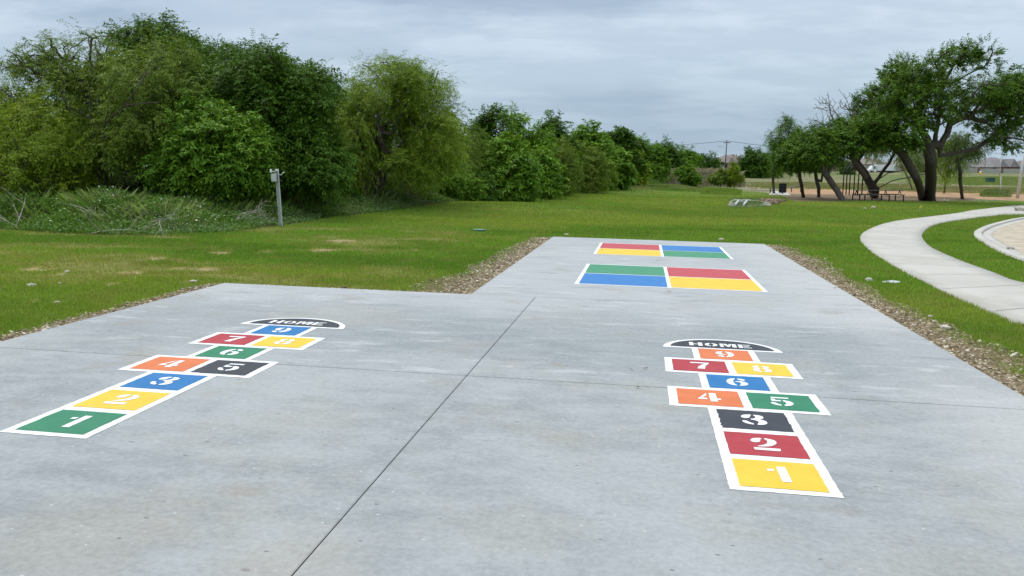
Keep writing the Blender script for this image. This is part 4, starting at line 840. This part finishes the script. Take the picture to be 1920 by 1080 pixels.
tree('multi_stem_elm_tree', 'many-stemmed dark tree right behind the picnic table', 'tree', G(1640, 368), E_([(1560, 1640, 262, 306), (1665, 1712, 262, 300), (1585, 1660, 240, 300)], 66, 2.2), 'small', 'elm', 330, 5, 303, .33,
     fork=P(1641, 356, 66), guides=[PP([(1634, 350), (1621, 324), (1603, 302), (1574, 291)], 66), PP([(1648, 334), (1666, 306), (1681, 282)], 66), PP([(1648, 336), (1666, 324), (1691, 320)], 66), PP([(1652, 350), (1672, 339), (1703, 332), (1738, 326)], 66)], group=PG, zmin=4.3, nl=12, maxn=110, lscale=1.3)
tree('thin_elm_tree', 'slim crooked tree nearest the litter bin', 'tree', G(1507, 370), E_([(1468, 1545, 250, 322), (1455, 1510, 270, 325), (1500, 1560, 240, 310)], 62), 'small', 'elm', 460, 6, 304, .13,
     fork=P(1498, 325, 62), guides=[PP([(1506, 350), (1503, 338), (1498, 325), (1492, 300)], 62)], group=PG, zmin=2.2, nl=13, lscale=1.3)
tree('forked_elm_tree', 'small tree with Y-shaped double trunk', 'tree', G(1535, 368), E_([(1510, 1600, 238, 318), (1525, 1575, 225, 290), (1560, 1612, 250, 300)], 63), 'small', 'elm', 520, 6, 305, .13,
     fork=P(1535, 354, 63), guides=[PP([(1530, 336), (1528, 312), (1535, 285)], 63), PP([(1540, 340), (1544, 318), (1550, 290)], 63)], group=PG, zmin=2.7, nl=13, lscale=1.3)
tree('slanting_elm_tree', 'tree with single trunk slanting up to the left from beside the arches', 'tree', G(1584, 377), E_([(1500, 1570, 255, 325), (1520, 1585, 255, 305)], 59.5), 'small', 'elm', 380, 6, 306, .21,
     fork=P(1566, 352, 59.5), guides=[PP([(1550, 330), (1543, 318), (1540, 290)], 59.5)], group=PG, zmin=2.9, nl=12, lscale=1.3)
tree('bare_tree', 'leafless grey twiggy tree rising above the small trees left of the largest tree', 'bare tree', G(1636, 368.5), E_([(1522, 1615, 162, 265), (1512, 1580, 205, 280)], 64.5, 2.2), 'small', 'elm', 600, 5, 307, .14,
     fork=P(1622, 328, 64.5), guides=[PP([(1603, 303), (1590, 285), (1578, 268), (1565, 240), (1555, 200), (1552, 172)], 64.5), PP([(1603, 300), (1596, 270), (1598, 225), (1602, 180)], 64.5)], group=PG, nl=20, maxn=420, bare=True, wood='twig', hollow=.1, rt=.010)
tree('bin_side_elm_tree', 'leftmost small playground tree with open feathery top and bent trunk behind the litter bin', 'tree', G(1451, 362), E_([(1440, 1500, 222, 300), (1436, 1475, 275, 325), (1470, 1510, 240, 310)], 68), 'feather', 'elm', 420, 6, 308, .12,
     fork=P(1449, 325, 68), guides=[PP([(1452, 355), (1448, 340), (1449, 322), (1460, 280)], 68)], group=PG, zmin=1.9, nl=13, lscale=1.4)
tree('willow_sapling', 'slim crooked sapling with pale drooping leaves right of the largest tree', 'tree', G(1805, 372), E_([(1775, 1835, 246, 296), (1765, 1808, 272, 308), (1820, 1856, 278, 294)], 66, 1.8), 'willow', 'pale', 200, 5, 309, .14,
     fork=P(1800, 335, 66), guides=[PP([(1806, 358), (1799, 335), (1794, 318), (1792, 300)], 66)], group=PG, nl=13, lscale=1.2, L0=.45, hollow=.2)
tree('green_willow_sapling', 'yellowish young willow seen just right of the thick trunk', 'tree', G(1770, 362), E_([(1758, 1800, 262, 330)], 74, 1.5), 'willow', 'yellow', 110, 5, 310, .09, group=PG, nl=9, lscale=1.7)
tree('thin_willow_sapling', 'pale drooping willow seen between picnic table and thick trunk', 'tree', G(1712, 356), E_([(1694, 1735, 262, 322), (1616, 1655, 262, 288)], 80, 1.8), 'willow', 'pale', 190, 5, 311, .09, group=PG, nl=10, lscale=1.8)
for x0, x1, y0, d, s, lb in ((1574, 1600, 300, 210, 71, 'dark round bush in front of the houses left of the arches'), (1480, 1560, 300, 230, 72, 'far dark trees behind the two smallest playground trees'), (1726, 1745, 306, 260, 73, 'far bush peeping out beside the thick trunk')):
    tl(x0, x1, y0, d, s, 'dark', lb, n=150, cat='shrub', nm='distant_shrub')

# ------------------------------------------------------------------ playground things
def fz(v): return Vector((v[0], v[1], float(gz(v[0], v[1]))))
# arch swing frame: three hoops joined by a top rail
b = G(1600, 366); d = b.y; root = empty('arch_swing_frame', b, 'black steel arch swing frame of three tall hoops on the orange mulch', 'swing frame')
HT = P(1600, 309, d).z - b.z
for i, (pxl, pxr, pyb) in enumerate(((1581, 1606, 360), (1587, 1614, 362), (1593, 1622, 364.5))):
    a = G(pxl, pyb + 1); dd = d + 5 - 2.5 * i; xl = P(pxl, 350, dd).x - b.x; xr = P(pxr, 350, dd).x - b.x; y_ = dd - b.y
    zb = float(gz(xl + b.x, dd)) - b.z; r = (xr - xl) / 2; zt = HT - r; pts = [(xl - .12, y_ - .3, zb - .1), (xl, y_, zt)] + [((xl + xr) / 2 - r * cos(pi * k / 10), y_ + .05 * k, zt + r * sin(pi * k / 10)) for k in range(1, 10)] + [(xr, y_ + .6, zt), (xr + .1, y_ + .9, zb - .1)]
    o = MB().tube(pts, .06, 8).build('hoop', M['dark_metal'], root, True)
    if i == 0: p0 = Vector(((xl + xr) / 2, y_, HT))
    if i == 2: p1 = Vector(((xl + xr) / 2, y_, HT))
MB().tube([p0, p1], .05, 8).build('top_rail', M['dark_metal'], root, True)
# picnic table
b = G(1646, 376); d = b.y; s = d / F; root = empty('picnic_table', b, 'long dark metal picnic table on four posts under the trees', 'picnic table', rz=radians(-4))
zt = .76; hl = 41.5 * s; mb = MB(); 
for k in range(5): mb.box(-hl, hl, -.36 + k * .15, -.36 + k * .15 + .135, zt - .04, zt, None, .008)
mb.build('tabletop', M['bench_top'], root)
for sd in (-1, 1):
    mb = MB(); mb.box(-hl * .98, hl * .98, sd * .72 - .13, sd * .72 + .13, .42, .46, None, .008); mb.build('seat', M['bench_top'], root)
for fx in (-.96, -.42, .32, .93):
    mb = MB(); x = fx * hl; mb.tube([(x, -.75, -.05), (x, -.75, .42)], .045, 8); mb.tube([(x, .75, -.05), (x, .75, .42)], .045, 8); mb.tube([(x, -.8, .40), (x, .8, .40)], .03, 6); mb.tube([(x, -.3, .40), (x, 0, zt - .04)], .03, 6); mb.tube([(x, .3, .40), (x, 0, zt - .04)], .03, 6)
    mb.build('leg', M['dark_metal'], root)
# litter bin, pad, bench
b = G(1467, 364.5); d = b.y; s = d / F
pad = [G(x, y) for x, y in ((1441, 366), (1483, 367), (1474, 359.5), (1448, 359))]; mb = MB(); mb.add([(p.x, p.y, p.z + .05) for p in pad] + [(p.x, p.y, p.z - .1) for p in pad], [[0, 1, 2, 3]] + [[i, i + 4, (i + 1) % 4 + 4, (i + 1) % 4] for i in range(4)]); tag(mb.build('concrete_pad', M['path']), 'small concrete pad under the litter bin', 'pad', kind='structure')
root = empty('litter_bin', b, 'black round slatted litter bin on the small concrete pad', 'litter bin'); r = 6.6 * s; h0 = .16; h1 = 20 * s
mb = MB(); 
for k in range(26):
    a = 2 * pi * k / 26; c_, s_ = cos(a), sin(a); mt = Matrix.Rotation(a, 4, 'Z'); mb.box(r - .015, r + .01, -.05, .05, h0, h1, mt)
mb.build('slats', M['dark_metal'], root)
MB().tube([(0, 0, h0 + .02), (0, 0, h1 - .05)], r - .04, 20).build('liner', M['dark_metal'], root)
MB().tube([(0, 0, h1 - .02), (0, 0, h1 + .03)], r + .025, 24).build('rim', M['dark_metal'], root)
MB().tube([(0, 0, -.02), (0, 0, h0 + .05)], .06, 10).build('pedestal', M['dark_metal'], root)
b = G(1456, 362.5); root = empty('bench', b, 'small dark metal bench left of the litter bin', 'bench')
MB().box(-.75, .55, -.22, .22, .42, .47, None, .01).build('seat', M['bench_top'], root)
for x in (-.6, .4): MB().tube([(x, 0, -.05), (x, 0, .43)], .05, 8).build('leg', M['dark_metal'], root)
b = G(1481, 360); root = empty('slanted_bench', b, 'dark exercise bench with a slanting board right of the litter bin', 'exercise bench')
MB().box(-.1, 1.6, -.15, .15, -.03, .05, Matrix.Translation((0, 0, .42)) @ Matrix.Rotation(radians(-14), 4, 'Y'), .01).build('board', M['bench_top'], root)
for x, h in ((.15, .45), (1.1, .7)): MB().tube([(x, 0, -.05), (x, 0, h)], .05, 8).build('leg', M['dark_metal'], root)
# swing-seat post in the arches
# light concrete strips in the field
def strip(name, l, wd, label, m='path', dz=.03, kind='structure'):
    ps = [G(x, y) for x, y in l]; mb = MB(); n_ = len(ps)
    vs = [(p.x, p.y - wd / 2, float(gz(p.x, p.y - wd / 2)) + dz) for p in ps] + [(p.x, p.y + wd / 2, float(gz(p.x, p.y + wd / 2)) + dz) for p in ps]
    mb.add(vs, [[i, i + 1, n_ + i + 1, n_ + i] for i in range(n_ - 1)]); return tag(mb.build(name, M[m]), label, name.replace('_', ' '), kind=kind)
strip('footpath', [(1710, 334.5), (1760, 335), (1795, 336), (1870, 341.5)], 3.2, 'far pale footpath crossing the field')
strip('pavement', [(1876, 344), (1905, 346.5), (1960, 349)], 3.0, 'short piece of far pavement at right edge')
strip('edging', [(1828, 366.5), (1885, 372), (1940, 377)], .9, 'pale concrete edging across the mulch')
strip('edging', [(1850, 366.8), (1920, 369), (1980, 371)], .7, 'second pale concrete edging behind the first')
strip('track', [(1300, 322.5), (1395, 320.5), (1398, 318)], 5, 'far road before the houses', 'tan_pave')

# ------------------------------------------------------------------ far houses
def house(px0, px1, pyb, pytop, depth, roof, wall, label, peaks=1, eave=.45, wt=9.):
    b = GX((px0 + px1) / 2, depth); b.z = P(0, pyb, depth).z; root = empty('house', b, label, 'house', 'brick houses beyond the field')
    W_ = (px1 - px0) / F * depth / 2; H = (pyb - pytop) / F * depth; he = H * eave
    mb = MB(); mb.box(-W_ * .96, W_ * .96, 0, wt * 1.9, -1, he); wl = mb.build('wall', M[wall], root)
    mb = MB(); o_ = W_; yy = wt; rl = max(.15, 1 - H * 1.5 / W_)
    mb.add([(-o_, -.5, he), (o_, -.5, he), (o_, wt * 2.05, he), (-o_, wt * 2.05, he), (-o_ * rl, yy, H), (o_ * rl, yy, H)], [[0, 1, 5, 4], [1, 2, 5], [2, 3, 4, 5], [3, 0, 4], [3, 2, 1, 0]])
    for k in range(peaks):
        x = -o_ * .55 + o_ * 1.1 * (k + .5) / peaks; w2 = o_ * .30 / peaks ** .3; h2 = he + (H - he) * (.72 + .1 * (k % 2)); y0 = -2.2
        mb.add([(x - w2, y0, he + .02), (x + w2, y0, he + .02), (x, y0 + w2 * .5, h2), (x, yy, h2), (x - w2, yy, he + .02), (x + w2, yy, he + .02)], [[0, 1, 2], [1, 5, 3, 2], [4, 0, 2, 3]])
        m2 = MB(); m2.box(x - w2 * .9, x + w2 * .9, y0 + .4, 0, -1, he); m2.build('wing', M[wall], root)
    mb.build('roof', M[roof], root)
    m3 = MB()
    for k in range(3): x = -W_ * .7 + k * W_ * .6 + .5; m3 = MB(); m3.box(x, x + 1.4, -.06, .02, he * .35, he * .8); m3.build('window', M['glass'], root)
    MB().box(W_ * .35, W_ * .35 + .25, yy - 1.2, yy - .95, he, H * .97).build('vent_pipe', M['dark_metal'], root)
    return root
house(1345, 1400, 318.5, 290, 260, 'roof_a', 'brick_tan', 'grey-brown roofed house behind the utility pole', 2); house(1366, 1396, 317, 289, 300, 'roof_c', 'brick', 'taller brown-roofed house rising behind the first roof', 1)
house(1560, 1612, 318, 298, 300, 'roof_b', 'brick_tan', 'grey roofed house seen behind the small playground trees', 2); house(1612, 1666, 318, 296, 290, 'roof_a', 'brick_tan', 'brown-grey roofed house behind the white lorry', 1)
house(1668, 1735, 319, 299, 320, 'roof_b', 'brick_tan', 'low roofed house behind the leaning trunk', 2); house(1775, 1846, 321, 300, 300, 'roof_b', 'brick_tan', 'long grey-roofed house right of the thick trunk', 2, .33); house(1838, 1915, 322.5, 295, 290, 'roof_b', 'brick', 'grey-roofed house with the highest ridge at the right edge', 2, .33); house(1905, 1990, 323, 299, 290, 'roof_c', 'brick', 'rightmost brown-roofed house cut by the picture edge', 1, .33)
house(1480, 1545, 317.5, 300, 330, 'roof_b', 'brick_tan', 'far grey house mostly hidden behind the leftmost playground trees', 1)
def wallrun(x0, x1, pyb, pyt, depth, m, label, name='brick_wall', cat='wall'):
    a = P(x0, pyb, depth); c = P(x1, pyb, depth); h = (pyb - pyt) / F * depth; mb = MB(); mb.box(0, c.x - a.x, 0, .25, -1.2, h); n_ = max(2, int((c.x - a.x) / 6))
    root = empty(name, a, label, cat); mb.build('panel', M[m], root)
    for i in range(n_ + 1): x = (c.x - a.x) * i / n_; MB().box(x - .25, x + .25, -.12, .37, -1.2, h + .12).build('pillar', M[m], root)
wallrun(1835, 2010, 324, 316.5, 262, 'brick', 'long red-brown brick wall across the field at right'); wallrun(1772, 1834, 323, 314.5, 270, 'brick_tan', 'tan fence right of the thick trunk', 'garden_fence', 'fence'); wallrun(1384, 1402, 320, 312, 240, 'red_brown', 'short reddish wall below the far roofs')
wallrun(1420, 1620, 320, 314, 280, 'fence_wood', 'weathered fence behind the playground trees', 'garden_fence', 'fence')
# hydrant, green cabinet, flag
b = G(1838, 328); s = b.y / F; root = empty('fire_hydrant', b, 'yellow fire hydrant with pale cap in the far field', 'fire hydrant')
MB().tube([(0, 0, -.1), (0, 0, .7)], .26, 12).build('barrel', M['yellow'], root); MB().tube([(0, 0, .7), (0, 0, .82), (0, 0, .95)], [.3, .26, .1], 12).build('cap', M['white_plastic'], root); MB().tube([(-.4, 0, .5), (.4, 0, .5)], .12, 8).build('outlet', M['yellow'], root)
b = G(1859, 343); s = b.y / F; root = empty('utility_cabinet', b, 'dark green utility cabinet behind the crooked sapling', 'utility cabinet'); hh_ = 9 * s
MB().box(-6.5 * s, 6.5 * s, 0, 1.0, 0.1, hh_, None, .03).build('body', M['green_box'], root); MB().box(-6.8 * s, 6.8 * s, -.05, 1.05, hh_, hh_ + .08, None, .02).build('lid', M['green_box'], root); MB().box(-6.9 * s, 6.9 * s, -.1, 1.1, -.1, .1).build('plinth', M['path'], root)
for x, y, lb, cm in ((1724, 397, 'small yellow marker flag standing in the lawn', 'yellow'),):
    b = G(x, y); root = empty('marker_flag', b, lb, 'marker flag'); MB().tube([(0, 0, -.05), (0, 0, .32)], .006, 5).build('stake', M['galv'], root); MB().add([(0, 0, .20), (.11, .01, .22), (.11, .01, .31), (0, 0, .33), (0, .004, .20), (.11, .014, .22), (.11, .014, .31), (0, .004, .33)], [[0, 1, 2, 3], [7, 6, 5, 4]]).build('flag', M[cm], root)
# lamp posts and utility pole
def pole(name, px, pyb, pxt, pyt, depth, r, label, cat, m='galv', lamp=True, arm=1.2, group=None):
    b = P(px, pyb, depth); b = Vector((b.x, depth, float(gz(b.x, depth)))); t = P(pxt, pyt, depth) - b; root = empty(name, b, label, cat, group)
    MB().tube([(0, 0, -.2), t * .5, t], [r, r * .85, r * .65], 10).build('shaft', M[m], root, True)
    if lamp: MB().tube([t - Vector((0, 0, .3)), t + Vector((-arm * .5, 0, .1)), t + Vector((-arm, 0, .12))], .05, 6).build('arm', M[m], root); MB().box(-arm - .7, -arm, -.15, .15, .04, .18, Matrix.Translation(t), .02).build('lamp_head', M['grey_plastic'], root)
    return root, t
LG = 'street lamps beyond the field'
pole('street_lamp', 1357, 318, 1357.5, 275, 240, .10, 'thin street lamp just left of the utility pole', 'street lamp', arm=1.0, group=LG)
pole('street_lamp', 1638.5, 320, 1638.5, 290, 240, .11, 'distant street lamp above the white lorry', 'street lamp', group=LG); pole('street_lamp', 1874, 324, 1878, 288, 215, .13, 'distant street lamp left of the nearest thick lamp post', 'street lamp', group=LG)
pole('lamp_post', 1909, 350, 1925, 262, 84, .16, 'thick grey lamp post at the right edge of the field', 'lamp post', lamp=False)
pole('marker_post', 1877, 343.5, 1877, 331, 100, .06, 'short thin post in the field near the right lamp posts', 'post', lamp=False)
rt_, t = pole('utility_pole', 1359, 320, 1363, 263, 225, .17, 'dark wooden utility pole carrying wires', 'utility pole', 'pole_wood', lamp=False)
MB().box(-.9, .9, -.08, .08, -.7, -.5, Matrix.Translation(t)).build('crossarm', M['pole_wood'], rt_)
a0 = P(1363, 264, 225); 
for q, lb in ((P(1120, 268, 330), 'overhead wire running left from the utility pole'), (P(1600, 272, 260), 'overhead wire running right from the utility pole')):
    pts = [a0.lerp(q, t_) - Vector((0, 0, 1.2 * 4 * t_ * (1 - t_))) for t_ in np.linspace(0, 1, 14)]; tag(MB().tube(pts, .045, 5).build('power_line', M['dark_metal']), lb, 'overhead wire', 'overhead wires')
# white lorry
b = P(1648, 326, 250); b = Vector((b.x, 250, P(0, 326, 250).z)); s = 250 / F; root = empty('box_lorry', b, 'white box lorry parked before the far houses', 'lorry')
X = lambda px: (px - 1648) * s
MB().box(X(1641), X(1675), -1.2, 1.2, .9, 17 * s, None, .05).build('cargo_box', M['truck_white'], root)
cab = MB(); cab.add([(X(x_), y_, z_) for y_ in (-1.1, 1.1) for x_, z_ in ((1626, .6), (1626, 1.3), (1630, 1.45), (1633, 2.4), (1640, 2.5), (1640, .6))], [[5, 4, 3, 2, 1, 0], [6, 7, 8, 9, 10, 11]] + [[i, (i + 1) % 6, 6 + (i + 1) % 6, 6 + i] for i in range(6)]); cab = cab.build('cab', M['truck_white'], root)
MB().box(X(1634), X(1638), -1.13, -1.105, 1.5, 2.2).build('window', M['glass'], cab)
MB().box(X(1626), X(1675), -.9, .9, .55, .9).build('chassis', M['dark_metal'], root)
for x in (1631, 1662, 1669):
    for y_ in (-1.15, .85): MB().tube([(X(x), y_, .5), (X(x), y_ + .3, .5)], .5, 14).build('wheel', M['tyre'], root)

# ------------------------------------------------------------------ drain outlet in the lawn with white bars and riprap
c0 = G(1400, 388); root = empty('drain_outlet', c0, 'low concrete drain outlet with two white bars set in the lawn', 'drain outlet')
pl = [G(x, y) - c0 for x, y in ((1364, 387), (1374, 388.6), (1404, 388.8), (1424, 387.6), (1447, 387), (1441, 383), (1426, 381.5), (1413, 380), (1404, 377.5), (1390, 378.5), (1378, 377), (1369, 381))]; n_ = len(pl)
mb = MB(); mb.add([(p.x, p.y, p.z + .05 + (.10 if i > 4 else 0)) for i, p in enumerate(pl)] + [(p.x, p.y, p.z - .2) for p in pl], [list(range(n_))] + [[i, i + n_, (i + 1) % n_ + n_, (i + 1) % n_] for i in range(n_)]); mb.build('apron', mat('apron_concrete', (.22, .23, .17), .95, var=.6, scale=1.6, spec=.05), root)
for x0, y0, x1, y1 in ((1378, 388.4, 1384, 384.2), (1394, 388.4, 1400, 384.2)):
    p0 = G(x0, y0) - c0; p1 = G(x1, y1) - c0; MB().tube([p0 + Vector((0, 0, .12)), p1 + Vector((0, 0, .22))], .06, 8).build('bar', M['pipe_white'], root)
p0 = G(1384, 383.6) - c0; p1 = G(1402, 384) - c0; MB().tube([p0 + Vector((0, 0, .16)), p1 + Vector((0, 0, .16))], .04, 8).build('crossbar', M['grey_plastic'], root)
r_ = np.random.default_rng(9); aa = [G(x, y) for x, y in ((1415, 383), (1450, 384.5), (1475, 377), (1425, 374))]; n = 260; u, v = r_.random(n), r_.random(n)
ps = np.array([list((aa[0].lerp(aa[1], a)).lerp(aa[3].lerp(aa[2], a), b_)) for a, b_ in zip(u, v)]); rng = np.random.default_rng(8)
tag(pebbles('riprap', ps[:, 0], ps[:, 1], .10 + .16 * r_.random(n), np.array((.22, .155, .11)) * (.4 + .9 * r_.random((n, 1))), M['stone'], False, .6), 'patch of brown riprap stones by the drain outlet', 'riprap', kind='stuff')
# rocks
def rock(px, py, s, c, label, seed, flatn=.6):
    r_ = np.random.default_rng(seed); b = G(px, py); v = ic * np.array([s, s * .7, s * flatn]) * (1 + r_.normal(0, .13, (12, 1))); me = MB(); me.add(v, icf.tolist()); o = me.build('rock', M['rock'])
    md = o.modifiers.new('bevel', 'SUBSURF'); md.levels = md.render_levels = 1; md.subdivision_type = 'SIMPLE'; o.location = b + Vector((0, 0, s * .25)); o.rotation_euler = (0, 0, r_.random() * 6); tag(o, label, 'rock', 'loose rocks on the lawn'); return o
M['rock'] = mat('pale_rock', (.46, .43, .36), .9, var=.25, scale=15)
rock(126, 512, .055, 0, 'small white rock beside the yellowish bare streak on the left lawn', 1); rock(58, 538, .085, 0, 'flat pale rock nearest the left edge of the lawn', 2, .35); rock(112, 533, .04, 0, 'tiny pale rock between the two larger left lawn rocks', 3, .4); rock(108, 568, .045, 0, 'flat grey pebble low on the left lawn', 4, .3)
rock(362, 530, .075, 0, 'flat tan rock just above the left slab corner', 5, .35); rock(1773, 618, .075, 0, 'whitish rock on the grass nearest the right gravel strip', 6, .5); rock(1745, 595, .05, 0, 'small pale rock in the grass up from the whitish one', 7, .4); rock(1628, 527, .09, 0, 'tan lump at the top of the right gravel strip', 8, .6)
rock(1062, 442, .085, 0, 'pale rock behind the far left slab corner', 9, .5); rock(1352, 451, .09, 0, 'tan rock behind the far slab edge', 10, .6); rock(1638, 391, .20, 0, 'white flat rock on the lawn in front of the picnic table', 11, .45); rock(1622, 392, .13, 0, 'smaller white rock left of the flat white one', 12, .4)
rock(1771, 377, .16, 0, 'left pale rock at the foot of the largest tree', 13, .5); rock(1778, 377, .15, 0, 'right pale rock at the foot of the largest tree', 14, .5); rock(1894, 468, .12, 0, 'pale lump on the tan street', 15, .6); rock(1916, 396.5, .45, 0, 'dark green-grey lump on the footpath at the right edge', 16, .5)
b = G(1670, 532); o = MB(); o.add([(-.14, -.03, .03), (.1, -.05, .025), (.15, .0, .04), (.05, .05, .05), (-.12, .04, .035), (-.14, -.03, .01), (.1, -.05, .01), (.15, 0, .02), (.05, .05, .03), (-.12, .04, .02)], [[0, 1, 2, 3, 4], [9, 8, 7, 6, 5]] + [[i, i + 5, (i + 1) % 5 + 5, (i + 1) % 5] for i in range(5)]); o = o.build('litter_scrap', M['galv']); o.location = b; tag(o, 'bright flattened scrap of litter on the grass right of the slab', 'litter')
b = G(898, 433.5); root = empty('valve_box', b, 'round green valve box lid set flush in the lawn', 'valve box'); lm = mat('lid_green', (.12, .30, .20), .5)
MB().tube([(0, 0, -.1), (0, 0, .05)], .16, 20).build('lid', lm, root); MB().tube([(0, 0, -.1), (0, 0, .042)], .19, 20).build('rim', M['green_box'], root)
# dry leaves and crumbs lying on the slab
r_ = np.random.default_rng(31)
for px, py, lb in ((1195, 728, 'curled brown dead leaf on the slab just below the joint'), (1210, 693, 'thin brown leaf on the slab above the joint'), (1184, 694, 'dark leaf crumb left of the thin brown leaf'), (1254, 547, 'dark crumb below the nearer four-square court'), (1233, 489, 'dark speck between the two four-square courts'), (1128, 469, 'brown leaf on the yellow quarter of the far court'), (1565, 541, 'dark leaf on the slab near its right edge')):
    dct = ray(px, py); t_ = -(EYE) / (NRM @ dct); p = np.array([0, 0, EYE]) + dct * t_; s = .022 if py > 600 else .035; o = MB(); o.add([(-s, 0, .001), (-s * .3, -s * .35, .006), (s * .7, -s * .2, .004), (s, .1 * s, .010), (s * .3, s * .4, .008), (-s * .5, s * .3, .004)], [[0, 1, 2, 3, 4, 5]]); o = o.build('dead_leaf', M['leaf_brown'] if 'leaf_brown' in M else M.setdefault('leaf_brown', mat('leaf_brown', (.10, .055, .03), .9)))
    o.matrix_world = SLAB @ Matrix.Translation(SLAB.inverted() @ Vector(p) + Vector((0, 0, .008))) @ Matrix.Rotation(r_.random() * 6, 4, 'Z'); tag(o, lb, 'leaf', 'crumbs and leaves on the slab')
